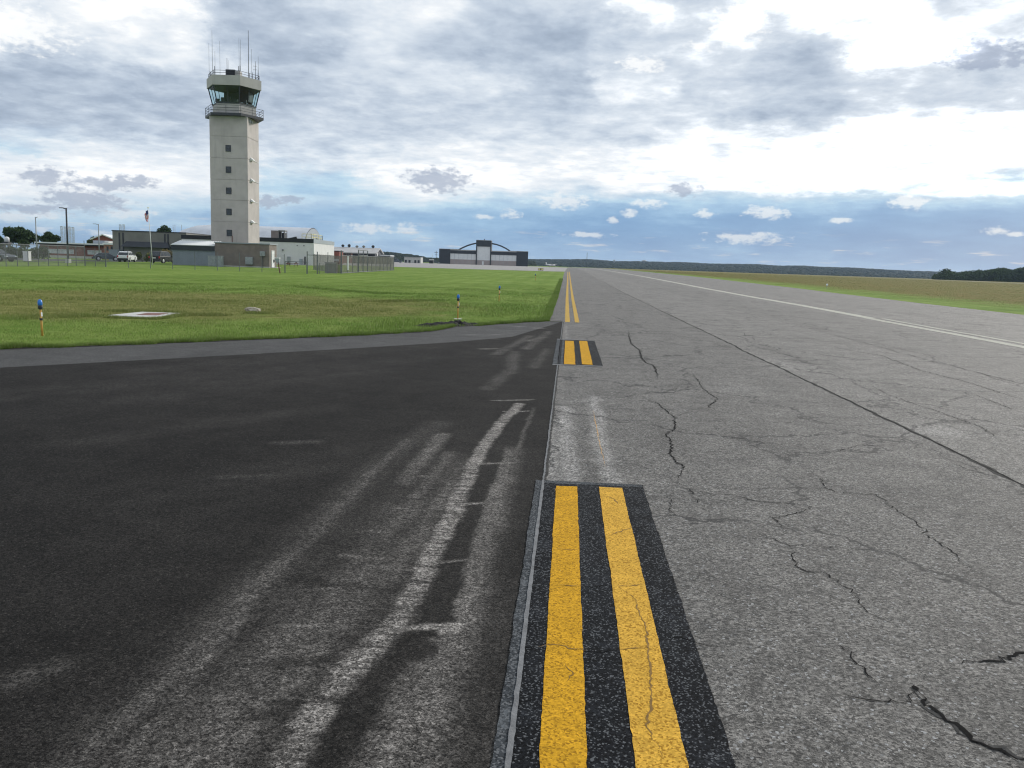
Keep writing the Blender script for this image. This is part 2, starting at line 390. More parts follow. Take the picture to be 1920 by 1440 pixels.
def leaf_mat(name, c1, c2):
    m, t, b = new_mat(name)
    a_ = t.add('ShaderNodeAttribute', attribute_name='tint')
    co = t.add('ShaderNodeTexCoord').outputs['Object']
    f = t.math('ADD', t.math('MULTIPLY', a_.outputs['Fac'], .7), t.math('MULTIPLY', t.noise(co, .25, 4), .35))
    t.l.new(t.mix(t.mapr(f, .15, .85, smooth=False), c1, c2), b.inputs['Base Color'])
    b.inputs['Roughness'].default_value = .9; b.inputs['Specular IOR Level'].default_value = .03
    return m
M['leaf'] = leaf_mat('dark_leaves', (.018, .034, .014), (.075, .11, .042))
M['wood_far'] = leaf_mat('far_wood', (.016, .026, .016), (.024, .033, .018))
M['leafy'] = leaf_mat('yellow_green_leaves', (.05, .07, .02), (.14, .15, .05))
M['dry'] = leaf_mat('dry_brush', (.14, .11, .05), (.28, .22, .10))

def grass_color(t, pos, tint=None):
    s_ = t.add('ShaderNodeSeparateXYZ'); t.l.new(pos, s_.inputs[0]); X, Y = s_.outputs[0], s_.outputs[1]
    n1 = t.noise(pos, .16, 5, .6); n2 = t.noise(pos, 1.3, 5, .65); n3 = t.noise(pos, 18, 3, .7)
    nb = t.noise(t.mapping(pos, loc=(40, 3, 0)), .35, 6, .7)
    f = t.math('ADD', t.math('MULTIPLY', n1, .38), t.math('ADD', t.math('MULTIPLY', n2, .42), t.math('MULTIPLY', n3, .35)))
    g = t.ramp(f, [(.38, (.068, .128, .017)), (.51, (.130, .215, .034)), (.64, (.225, .300, .070))])
    # mowing passes run along the pavement
    ph = t.math('SINE', t.math('MULTIPLY', t.math('ADD', X, t.math('MULTIPLY', n1, 1.2)), 2.6))
    g = t.mix(t.math('MULTIPLY', t.mapr(ph, -.3, .9), .30), g, (.115, .185, .026))
    # brown worn ground: an island in the left lawn, and the rough field across the runway
    ell = t.mapping(pos, loc=(-15.0, 29.0, 0), rot=(0, 0, math.radians(30)), scale=(16.0, 12.0, 1e3), typ='TEXTURE')
    gr = t.add('ShaderNodeTexGradient', gradient_type='SPHERICAL'); t.l.new(ell, gr.inputs[0])
    left = t.mapr(t.math('ADD', gr.outputs[1], t.math('MULTIPLY', t.math('SUBTRACT', nb, .5), .9)), .12, .42)
    right = t.mapr(t.math('ADD', X, t.math('MULTIPLY', t.math('SUBTRACT', nb, .5), 26.0)), 28, 38)
    right = t.math('MULTIPLY', right, t.mapr(nb, .25, .45, .45, 1.0))
    brown = t.ramp(t.math('ADD', t.math('MULTIPLY', n2, .55), t.math('MULTIPLY', n3, .45)), [(.36, (.115, .108, .034)), (.5, (.205, .172, .062)), (.62, (.33, .262, .125))])
    rust = t.ramp(t.math('ADD', t.math('MULTIPLY', n2, .5), t.math('MULTIPLY', nb, .5)), [(.36, (.085, .092, .022)), (.5, (.155, .110, .036)), (.62, (.235, .128, .055))])
    c = t.mix(t.math('MULTIPLY', left, .66), g, brown)
    c = t.mix(t.math('MULTIPLY', right, .78), c, rust)
    # flecks of clover and dead stems
    fl = t.noise(pos, 46, 2, .6)
    c = t.mix(t.math('MULTIPLY', t.mapr(fl, .70, .78), .45), c, (.30, .30, .20))
    return c
def grass_ground_mat():
    m, t, b = new_mat('grass_ground'); pos = t.add('ShaderNodeNewGeometry').outputs['Position']
    c = grass_color(t, pos); t.l.new(c, b.inputs['Base Color'])
    b.inputs['Roughness'].default_value = .95; b.inputs['Specular IOR Level'].default_value = .05
    h = t.math('ADD', t.noise(pos, 22, 4, .7), t.math('MULTIPLY', t.noise(pos, 2.2, 4, .6), 1.6))
    t.l.new(t.bump(h, .9, .07), b.inputs['Normal']); return m
def blade_mat():
    m, t, b = new_mat('grass_blades'); pos = t.add('ShaderNodeNewGeometry').outputs['Position']
    c = grass_color(t, pos); ti = t.add('ShaderNodeAttribute', attribute_name='tint').outputs['Fac']
    c = t.mix(t.mapr(ti, 0, 1, .1, .6, False), c, (.22, .30, .075))
    c = t.mix(t.mapr(ti, .94, .96), c, (.40, .36, .20))
    t.l.new(c, b.inputs['Base Color']); b.inputs['Roughness'].default_value = .7; b.inputs['Specular IOR Level'].default_value = .15
    return m
M['grass'] = grass_ground_mat(); M['blade'] = blade_mat()

def asphalt(name, dark, lite, dustcol=None, speck=.5, grain=190., tracks=0., cracks=False, rough=.9, spec=.22, mott=.3, lanes=False):
    m, t, b = new_mat(name); pos = t.add('ShaderNodeNewGeometry').outputs['Position']
    g1 = t.noise(pos, grain, 2, .6); vo = t.add('ShaderNodeTexVoronoi'); t.l.new(pos, vo.inputs['Vector']); vo.inputs['Scale'].default_value = grain * .62
    cs = t.add('ShaderNodeSeparateColor'); t.l.new(vo.outputs['Color'], cs.inputs[0])
    n1 = t.noise(pos, .22, 6, .62); n2 = t.noise(pos, 2.4, 6, .65); n3 = t.noise(t.mapping(pos, scale=(1, .06, 1)), 1.1, 5, .6)
    big = t.math('ADD', t.math('MULTIPLY', n1, .45), t.math('ADD', t.math('MULTIPLY', n2, .3), t.math('MULTIPLY', n3, .25 + tracks)))
    c = t.mix(t.mapr(big, .36, .66), dark, lite); bn = t.noise(t.mapping(pos, scale=(1, .35, 1)), .7, 5, .65); c = t.mix(t.math('MULTIPLY', t.mapr(bn, .52, .70), .45), c, tuple(x * .62 for x in dark))
    if dustcol:
        a_ = t.add('ShaderNodeAttribute', attribute_name='dust').outputs['Fac']
        nd = t.noise(pos, 26, 5, .7); nd2 = t.noise(t.mapping(pos, scale=(3.6, .40, 1)), 4.2, 6, .7)
        vq = t.add('ShaderNodeTexVoronoi'); t.l.new(pos, vq.inputs['Vector']); vq.inputs['Scale'].default_value = 48; cq = t.add('ShaderNodeSeparateColor'); t.l.new(vq.outputs['Color'], cq.inputs[0]); cb_ = cq.outputs[0]
        d = t.math('MULTIPLY', t.math('MULTIPLY', a_, t.math('ADD', -.25, t.math('ADD', t.math('MULTIPLY', nd, 1.3), t.math('MULTIPLY', nd2, 1.25)))), t.math('ADD', .35, t.math('ADD', t.math('MULTIPLY', cs.outputs[2], .75), t.math('MULTIPLY', cb_, .6))), clamp=True)
        c = t.mix(d, c, dustcol)
        dk = t.math('MULTIPLY', a_, -1.0, clamp=True)
        c = t.mix(t.math('MULTIPLY', dk, .8), c, tuple(x * .55 for x in dark))
    # stones in the binder: pale chips and dark pits
    ml = t.noise(pos, 1.7, 13, .80); mf = t.mapr(ml, .28, .72, 1 - mott, 1 + mott, False); c = t.vmath('MULTIPLY', c, t.comb(mf, mf, mf))
    if lanes:
        sp_ = t.add('ShaderNodeSeparateXYZ'); t.l.new(pos, sp_.inputs[0])
        ln = t.math('FLOOR', t.math('DIVIDE', sp_.outputs[0], 3.87)); lf = t.mapr(t.noise(t.comb(t.math('MULTIPLY', ln, 3.7), 4.4), 1.3, 1), .3, .7, .86, 1.14, False); c = t.vmath('MULTIPLY', c, t.comb(lf, lf, lf))
    vb = t.add('ShaderNodeTexVoronoi'); t.l.new(pos, vb.inputs['Vector']); vb.inputs['Scale'].default_value = grain * .30
    cb = t.add('ShaderNodeSeparateColor'); t.l.new(vb.outputs['Color'], cb.inputs[0]); sb = t.mapr(cb.outputs[0], 0, 1, 1 - speck * .45, 1 + speck * .45, False); c = t.vmath('MULTIPLY', c, t.comb(sb, sb, sb))
    sp = t.mapr(cs.outputs[0], .0, 1., 1 - speck, 1 + speck, False)
    c = t.vmath('MULTIPLY', c, t.comb(sp, sp, sp))
    c = t.mix(t.math('MULTIPLY', t.mapr(cs.outputs[1], .95, .99), speck), c, tuple(min(.42, x * 3.2) for x in lite))
    c = t.mix(t.math('MULTIPLY', t.mapr(g1, .43, .33), min(1, speck * 1.2)), c, tuple(x * .25 for x in dark))
    # little holes and pitting
    pit = t.noise(pos, 34, 3, .6)
    c = t.mix(t.math('MULTIPLY', t.mapr(pit, .70, .76), .7), c, tuple(x * .22 for x in dark))
    if cracks:
        wp = t.vmath('ADD', pos, t.vmath('SCALE', t.vmath('SUBTRACT', t.noise(pos, 1.8, 6, .7, out=1), (.5, .5, .5)), scale=.75))
        v2 = t.add('ShaderNodeTexVoronoi', feature='DISTANCE_TO_EDGE'); t.l.new(t.mapping(wp, scale=(.8, .55, 1)), v2.inputs['Vector']); v2.inputs['Scale'].default_value = .55
        keep = t.mapr(t.noise(pos, .5, 5, .65), .38, .50)
        line = t.math('MULTIPLY', t.mapr(v2.outputs[0], .0125, .003), keep)
        c = t.mix(t.math('MULTIPLY', line, .85), c, (.016, .016, .016))
        wq = t.vmath('ADD', pos, t.vmath('SCALE', t.vmath('SUBTRACT', t.noise(pos, 3.1, 7, .75, out=1), (.5, .5, .5)), scale=.55))
        v3 = t.add('ShaderNodeTexVoronoi', feature='DISTANCE_TO_EDGE'); t.l.new(t.mapping(wq, loc=(7, 3, 0), scale=(.7, 1.25, 1)), v3.inputs['Vector']); v3.inputs['Scale'].default_value = .95
        k3 = t.mapr(t.noise(t.mapping(pos, loc=(5, 9, 2)), .8, 6, .7), .44, .56)
        c = t.mix(t.math('MULTIPLY', t.math('MULTIPLY', t.mapr(v3.outputs[0], .012, .002), k3), .8), c, (.02, .02, .02))
    t.l.new(c, b.inputs['Base Color']); b.inputs['Roughness'].default_value = rough; b.inputs['Specular IOR Level'].default_value = spec
    hh = t.math('ADD', g1, t.math('MULTIPLY', cs.outputs[0], .6))
    t.l.new(t.bump(hh, 1.0, .010), b.inputs['Normal']); return m
M['runway'] = asphalt('aged_asphalt', (.094, .088, .080), (.158, .149, .137), (.38, .363, .343), spec=.30, rough=.80, mott=.42, lanes=True, speck=.76, grain=150, tracks=.35, cracks=True)
M['apron'] = asphalt('fresh_asphalt', (.0145, .0130, .0115), (.029, .0265, .0240), (.31, .288, .265), mott=.45, speck=.75, grain=210, spec=.12)
M['oldapron'] = asphalt('grey_asphalt', (.056, .0552, .0545), (.086, .0845, .083), (.26, .25, .24), speck=.35, grain=190, tracks=.2, spec=.2)
M['concrete'] = asphalt('apron_concrete', (.28, .265, .25), (.36, .34, .32), None, speck=.15, grain=60)
M['crack'] = mat('crack_shadowed_gap', (.009, .009, .009), .95, .3, 30, spec=.05)
M['crackfine'] = mat('crack_dusty', (.062, .06, .057), .95, .3, 30, spec=.05)
M['seal'] = mat('seam_sealant', (.135, .137, .14), .7, .25, 14, bump=.3, bscale=60)
def paint(name, colr, under, wear, cell=130., contrast=.12, wash=None):
    m, t, b = new_mat(name); pos = t.add('ShaderNodeNewGeometry').outputs['Position']
    g = t.noise(pos, 150, 3, .7); n2 = t.noise(pos, 7, 5, .65); vo = t.add('ShaderNodeTexVoronoi'); t.l.new(pos, vo.inputs['Vector']); vo.inputs['Scale'].default_value = cell
    cs = t.add('ShaderNodeSeparateColor'); t.l.new(vo.outputs['Color'], cs.inputs[0])
    c = t.mix(t.mapr(n2, .35, .7), tuple(x * .82 for x in colr), colr)
    if wash: c = t.mix(t.math('MULTIPLY', t.mapr(t.noise(pos, 3.1, 6, .7), .46, .66), .8), c, wash)
    k = t.mapr(cs.outputs[0], 0, 1, 1 - contrast, 1 + contrast, False); c = t.vmath('MULTIPLY', c, t.comb(k, k, k))
    c = t.mix(t.math('MULTIPLY', t.mapr(cs.outputs[1], 1 - wear * .34, 1 - wear * .16), .85), c, under)
    c = t.mix(t.math('MULTIPLY', t.mapr(t.noise(pos, 38, 6, .8), .60, .68), wear), c, under)
    t.l.new(c, b.inputs['Base Color']); b.inputs['Roughness'].default_value = .85; b.inputs['Specular IOR Level'].default_value = .06
    h = t.math('ADD', t.math('MULTIPLY', g, .6), cs.outputs[0]); t.l.new(t.bump(h, .8, .004), b.inputs['Normal']); return m
M['ypaint'] = paint('yellow_road_paint', (.66, .35, .022), (.27, .135, .010), .8, 120, .22)
M['ypaint2'] = paint('paler_yellow_road_paint', (.70, .40, .058), (.30, .15, .015), .8, 120, .22)
M['ypaintold'] = paint('faded_yellow_paint', (.60, .38, .075), (.22, .20, .17), .7)
M['wpaint'] = paint('worn_white_paint', (.58, .565, .48), (.17, .165, .155), 1.0)
M['bpaint'] = paint('black_road_paint', (.0085, .0095, .0115), (.125, .13, .135), .55, 140, .7, (.019, .021, .025))
M['bworn'] = paint('grey_run_over_paint', (.045, .05, .055), (.15, .155, .16), 1.0, 120, .5, (.10, .108, .115))
M['ycrack'] = mat('crack_in_yellow_paint', (.20, .105, .012), .9, .3, 30)

# ------------------------------------------------------------------ ground sheets
def refine(k, lo, hi, maxs):
    out = []
    k = [x for x in k if lo < x < hi]; k = [lo] + k + [hi]
    for a_, b_ in zip(k[:-1], k[1:]):
        n = max(1, int(math.ceil((b_ - a_) / maxs(a_)))); out += [a_ + (b_ - a_) * i / n for i in range(n)]
    return np.array(out + [hi])
gx = np.unique(np.concatenate([XK, np.linspace(-40, 40, 41)])); gy = np.unique(np.concatenate([YK, np.linspace(-20, 100, 61)]))
XX, YY = np.meshgrid(gx, gy); ZZ = gz(XX, YY)
def grid_faces(nr, nc):
    i = np.arange(nr - 1)[:, None] * nc + np.arange(nc - 1)[None, :]
    return np.stack([i, i + 1, i + nc + 1, i + nc], -1).reshape(-1, 4)
me = np_mesh('grass_field', np.stack([XX, YY, ZZ], -1).reshape(-1, 3), grid_faces(len(gy), len(gx)))
structure(link('ground', me, None, [M['grass']]))

SEAM = -.14
edgeL = [tuple(P(*p)) for p in ((0, 655), (200, 648), (400, 640), (640, 630), (800, 622), (850, 613), (960, 606), (1027, 602))]
EL_Y = [-9.0] + [p[1] for p in edgeL]; EL_X = [-32.0] + [p[0] for p in edgeL]
zoneL = [tuple(P(*p)) for p in ((0, 690), (300, 674), (640, 655), (850, 642), (960, 632), (1040, 608))]
ZN_Y = [-9.0] + [p[1] for p in zoneL] + [26.4]; ZN_X = [-28.0] + [p[0] for p in zoneL] + [-.2]
def xb(y): return np.interp(y, EL_Y, EL_X)
def xz(y): return np.minimum(np.interp(y, ZN_Y, ZN_X), SEAM - .03)
rows = np.concatenate([np.array([-8, -4, -1, 1, 2.]), 2.2 * 1.0042 ** np.arange(1, 600)]); rows = rows[rows < 26.55]; rows = np.append(rows, 26.6)
rows = np.unique(np.concatenate([rows, YK[(YK > -8) & (YK < 26.6)]]))

# pale dust and scuffs left by ground-off markings, as widths along traced lines
def seg_d(px, py, pts):
    best = np.full(px.shape, 1e9); arc = np.zeros(px.shape); tot = 0; side = np.zeros(px.shape)
    for (ax, ay), (bx, by) in zip(pts[:-1], pts[1:]):
        dx, dy = bx - ax, by - ay; L = math.hypot(dx, dy)
        t = np.clip(((px - ax) * dx + (py - ay) * dy) / (L * L), 0, 1)
        d = np.hypot(px - ax - t * dx, py - ay - t * dy); m_ = d < best
        best = np.where(m_, d, best); arc = np.where(m_, tot + t * L, arc); tot += L
    return best, arc, tot
def vnoise(x, y, seed):
    r_ = np.random.default_rng(seed).random((64, 64)); xi = np.floor(x).astype(int); yi = np.floor(y).astype(int)
    fx_, fy_ = x - xi, y - yi; fx_ = fx_ * fx_ * (3 - 2 * fx_); fy_ = fy_ * fy_ * (3 - 2 * fy_)
    g = lambda a_, b_: r_[a_ % 64, b_ % 64]
    return (g(xi, yi) * (1 - fx_) + g(xi + 1, yi) * fx_) * (1 - fy_) + (g(xi, yi + 1) * (1 - fx_) + g(xi + 1, yi + 1) * fx_) * fy_
def fb(x, y, seed): return .5 * vnoise(x, y, seed) + .3 * vnoise(x * 2.1, y * 2.1, seed + 1) + .2 * vnoise(x * 4.3, y * 4.3, seed + 2)
def L(*pp): return [tuple(P(*p)) for p in pp]
def dust_apron(x, y):
    wx = x + (fb(x * 3, y * 3, 3) - .5) * .05 + (fb(x * 14, y * 9, 33) - .5) * .035; wy = y + (fb(x * 3, y * 3, 8) - .5) * .10
    out = np.zeros(x.shape)
    def band(pts, wd, val, soft=.45, ends=.15, rung=0, rduty=.3):
        nonlocal out
        d, arc, tot = seg_d(wx, wy, pts)
        f = np.clip((wd * (1 + soft) - d) / (wd * soft * 2), 0, 1); f = f * f * (3 - 2 * f)
        if rung:
            ph = (arc / rung * 1.25 + fb(x * 1.3, y * 2.6, 5) * 5.0) % 1.0
            f = f * np.where((ph < rduty * (.2 + 1.3 * fb(x * 2, y * 5, 35))), .12 + .55 * fb(x * 12, y * 6, 31), .70 + .5 * fb(x * 11, y * 6, 37))
        if val > 0: out = np.maximum(out, f * val * (1 if rung or wd < .03 else .45 + 1.0 * fb(x * 5.0, y * 1.2, 57)))
        else: out = out * (1 - f * -val)
    wash = lambda pts, wd, val: band(pts, wd, val, .95)
    # broad washes
    wash = lambda pts, wd, val: band(pts, wd, val, .98)
    wash(L((880, 880), (800, 1000), (700, 1130), (590, 1250), (420, 1440)), .50, .15)
    wash(L((955, 850), (925, 960), (890, 1080), (860, 1180), (830, 1290), (790, 1450)), .20, .44)
    wash(L((905, 1100), (870, 1230), (830, 1440)), .24, .5)
    wash(L((800, 1330), (750, 1450)), .16, .5)
    wash(L((690, 1080), (600, 1160), (540, 1230), (420, 1330), (330, 1440)), .22, .27)
    wash(L((760, 960), (690, 1060), (600, 1150)), .20, .2)
    wash(L((600, 1220), (480, 1350), (400, 1440)), .10, .36)
    wash(L((820, 795), (730, 860), (660, 930), (600, 985), (480, 1100), (330, 1270), (240, 1340), (130, 1450)), .13, .13)
    band(L((765, 825), (720, 868), (690, 893), (655, 935), (600, 982)), .045, .27, .98)
    band(L((600, 982), (480, 1095), (340, 1255), (250, 1330), (130, 1445)), .05, .22, .98)
    band(L((480, 1120), (330, 1310), (230, 1440)), .03, .34, .95)
    wash(L((830, 815), (790, 865), (760, 905)), .07, .42)
    wash(L((845, 850), (795, 920), (745, 990)), .06, .30)
    wash(L((640, 960), (420, 1160), (200, 1370), (100, 1460)), .045, .22)
    wash(L((850, 905), (790, 1000), (730, 1090)), .07, .30)
    for q in (((420, 895), (500, 893)), ((520, 832), (590, 830)), ((20, 1280), (90, 1255))):
        wash(L(*q), .07, .14)
    for k in range(16):
        x0 = -1.6 - 7 * vnoise(np.array([k * 1.7]), np.array([2.2]), 12)[0]; y0 = 5.5 + .8 * k
        wash([(x0, y0), (x0 + 1.5 + .1 * k, y0 + 1.9 + .3 * k)], .14 + .03 * k, .035)
    for k in range(46):      # ragged dark cross patches and pale scuffs in the worn zone
        t_ = rng.random(); yk = 2.6 + 4.6 * t_; xk = np.interp(yk, [2.6, 4.4, 7.2], [-.75, -.72, -.60]) - .62 * rng.random(); ln_ = .04 + .22 * rng.random() ** 2
        band([(xk, yk), (xk + ln_, yk + rng.normal(0, .02))], .008 + .02 * rng.random(), -.55 if rng.random() < .65 else .45, .95)
    # dark gaps where the old paint lay, then the two pale edges with chatter marks
    band(L((985, 748), (955, 790), (925, 855), (895, 925), (868, 1000), (840, 1080), (810, 1185)), .085, -.95, .22)
    band(L((760, 1212), (775, 1222)), .12, -.9, .25)
    band(L((745, 1222), (690, 1290), (645, 1370), (600, 1450)), .085, -.9, .35)
    band(L((620, 1240), (500, 1250)), .05, -.6, .8); band(L((560, 1335), (480, 1345)), .05, -.5, .8); band(L((560, 1080), (620, 1100)), .05, -.5, .8)
    band(L((975, 758), (952, 780), (922, 815), (893, 860), (866, 920), (843, 978), (818, 1035), (775, 1110), (740, 1175)), .058, .92, .42, rung=.15, rduty=.34)
    band(L((740, 1170), (700, 1215), (640, 1275)), .06, .72, .7, rung=.08, rduty=.25)
    band(L((640, 1290), (625, 1300)), .05, .85, .7); band(L((600, 1335), (578, 1365)), .055, .85, .4); band(L((560, 1395), (535, 1450)), .055, .7, .6, rung=.09)
    band(L((1000, 765), (978, 830), (965, 865), (950, 930)), .022, .40, .9)
    for q, wd, v_ in ((((925, 752), (1000, 750)), .035, .55), (((945, 773), (990, 771)), .022, .65), (((890, 872), (965, 868)), .022, .62), (((862, 946), (935, 943)), .022, .65), (((820, 1056), (880, 1052)), .016, .4), (((745, 1182), (860, 1178)), .035, .95), (((830, 1190), (870, 1180)), .03, .8)):
        band(L(*q), wd, v_, .6)
    for q in (((800, 1060), (770, 1120)), ((780, 1075), (755, 1150)), ((870, 1105), (850, 1160))): band(L(*q), .004, .8, .8)
    # far scuffs close to the corner
    for q, v_ in ((((900, 618), (985, 621)), .35), (((965, 612), (1015, 616)), .4), (((870, 630), (930, 636)), .16), (((930, 665), (995, 630)), .18), (((985, 655), (1030, 622)), .18), (((958, 700), (965, 660)), .16), (((915, 730), (960, 690)), .14), (((1000, 690), (1030, 655)), .15), (((905, 655), (930, 654)), .3), (((990, 640), (1020, 632)), .3)):
        band(L(*q), .10, v_, .9)
    # darker tack coat next to the seam
    band([(SEAM - .12, 2), (SEAM - .12, 26)], .13, -.85, .8)
    return out
def sheet(name, xl, xr, fx_cols, rows_, z0, mats, fdust=None):
    V = []; 
    xs = np.stack([xl(rows_) + (xr(rows_) - xl(rows_)) * c for c in fx_cols], 1)
    ys = np.repeat(rows_[:, None], len(fx_cols), 1); zs = zy(ys) + z0
    me_ = np_mesh(name, np.stack([xs, ys, zs], -1).reshape(-1, 3), grid_faces(len(rows_), len(fx_cols)))
    attr(me_, 'dust', fdust(xs, ys).ravel() if fdust else np.zeros(xs.size))
    return structure(link(name, me_, None, mats))
# fresh dark apron: columns packed towards the seam
cols = 1 - np.linspace(0, 1, 230)[::-1] ** 2.0
sheet('apron', lambda y: xz(y), lambda y: np.full(y.shape, SEAM), cols, rows, .006, [M['apron']], dust_apron)
r2 = rows[::3]; r2 = np.unique(np.concatenate([r2, [26.55], YK[(YK > -8) & (YK < 26.5)]]))
def dust_old(x, y):
    o_ = np.zeros(x.shape)
    for q, v_ in ((((900, 618), (985, 621)), .4), (((965, 612), (1015, 616)), .5), (((860, 628), (940, 628)), .35)):
        d, _, _ = seg_d(x, y, L(*q)); o_ = np.maximum(o_, np.clip((.10 - d) / .08, 0, 1) * v_)
    ed = x - xb(y)
    return o_ - .7 * np.clip((.16 + .25 * (fb(x * 2, y * 2, 4) - .5) - ed) / .15, 0, 1)
sheet('old_apron', lambda y: xb(y), lambda y: xz(y), np.linspace(0, 1, 60), r2, .004, [M['oldapron']], dust_old)

# runway: seam side follows the grass past the corner
def rx0(y): return np.where(y < 26.6, SEAM, np.interp(y, [26.61, 30, 45, 78, 180, 900], [-.62, -.58, -.6, -.72, -1.05, -1.3]))
def rx1(y): return np.interp(y, [-10, 20, 45, 98, 200, 900], [21.5, 22.5, 23.4, 25.6, 27, 30])
rr = np.concatenate([np.array([-8, -4, -1, 1, 2.]), 2.2 * 1.011 ** np.arange(1, 226)]); rr = rr[rr < 26.4]
rr = np.concatenate([rr, [26.59, 26.62], 27 * 1.03 ** np.arange(0, 118)]); rr = rr[rr < 860]
rr = np.unique(np.concatenate([rr, YK[(YK > -8) & (YK < 870)]]))
def dust_run(x, y):
    wx = x + (fb(x * 4, y * 2, 23) - .5) * .10; o_ = np.zeros(x.shape)
    for q, wd, v_ in ((((1060, 765), (1064, 830), (1070, 902)), .07, .62), (((1112, 745), (1122, 800), (1136, 860), (1146, 905)), .06, .6), (((1040, 800), (1035, 900)), .04, .4), (((1075, 862), (1140, 866)), .06, .45), (((1070, 755), (1125, 750)), .08, .3), (((1062, 655), (1062, 612)), .03, .25), (((1076, 612), (1090, 612)), .12, .3)):
        d, _, _ = seg_d(wx, y, L(*q)); f = np.clip((wd * 1.9 - d) / (wd * 1.5), 0, 1); o_ = np.maximum(o_, f * v_ * (.5 + .9 * fb(x * 6, y * 3, 27)))
    for q, wd, v_ in ((((1095, 790), (1098, 850), (1108, 905)), .05, .35), (((1085, 855), (1110, 855)), .06, .3)):
        d, _, _ = seg_d(wx, y, L(*q)); o_ -= np.clip((wd * 1.6 - d) / wd, 0, 1) * v_
    for k in range(26):
        cx_, cy_ = rng.uniform(.8, 9), rng.uniform(3, 26); rx_, ry_ = rng.uniform(.08, .5), rng.uniform(.15, 1.2)
        q_ = ((x - cx_) / rx_) ** 2 + ((y - cy_) / ry_) ** 2; o_ += np.exp(-q_) * (.28 if k % 3 == 0 else -.30) * (.4 + 1.2 * fb(x * 5, y * 3, 29))
    # darker, thinly sealed strip left of the far yellow pair
    o_ -= .45 * ((y > 26.6) & (x < -.12)) * np.clip(1.2 - y / 160, 0, 1)
    return o_
cols2 = np.concatenate([np.linspace(0, .06, 46), np.linspace(.06, 1, 60)[1:]])
xs = np.stack([rx0(rr) + (rx1(rr) - rx0(rr)) * c for c in cols2], 1); ys = np.repeat(rr[:, None], len(cols2), 1); zs = zy(ys) + .008
VR = np.stack([xs, ys, zs], -1).reshape(-1, 3); FR = grid_faces(len(rr), len(cols2))
dustR = dust_run(xs, ys).ravel()

def ribbon(pts, w0, z, jit=1.0, taper=True, step=.05):
    pts = [np.array(p, float) for p in pts]; out = []
    for a_, b_ in zip(pts[:-1], pts[1:]):
        n = int(max(2, min(40, np.linalg.norm(b_ - a_) / step))); 
        for i in range(n): out.append(a_ + (b_ - a_) * i / n)
    out.append(pts[-1]); out = np.array(out); n = len(out)
    seg = np.linalg.norm(np.diff(out, axis=0), axis=1).mean()
    out[1:-1] += rng.normal(0, seg * .33 * jit, (n - 2, 2))
    tg = np.gradient(out, axis=0); nn = np.stack([-tg[:, 1], tg[:, 0]], 1); nn /= np.linalg.norm(nn, axis=1)[:, None] + 1e-9
    wd = w0 * (.35 + rng.random(n) * 1.2)
    if taper: wd *= np.clip(np.minimum(np.arange(n), np.arange(n)[::-1]) / (n * .18 + 1), .15, 1)
    a_ = out + nn * wd[:, None] / 2; b_ = out - nn * wd[:, None] / 2
    V = np.zeros((2 * n, 3)); V[0::2, :2] = a_; V[1::2, :2] = b_; V[:, 2] = zy(V[:, 1]) + z
    i = np.arange(n - 1) * 2
    return V, np.stack([i, i + 1, i + 3, i + 2], 1)
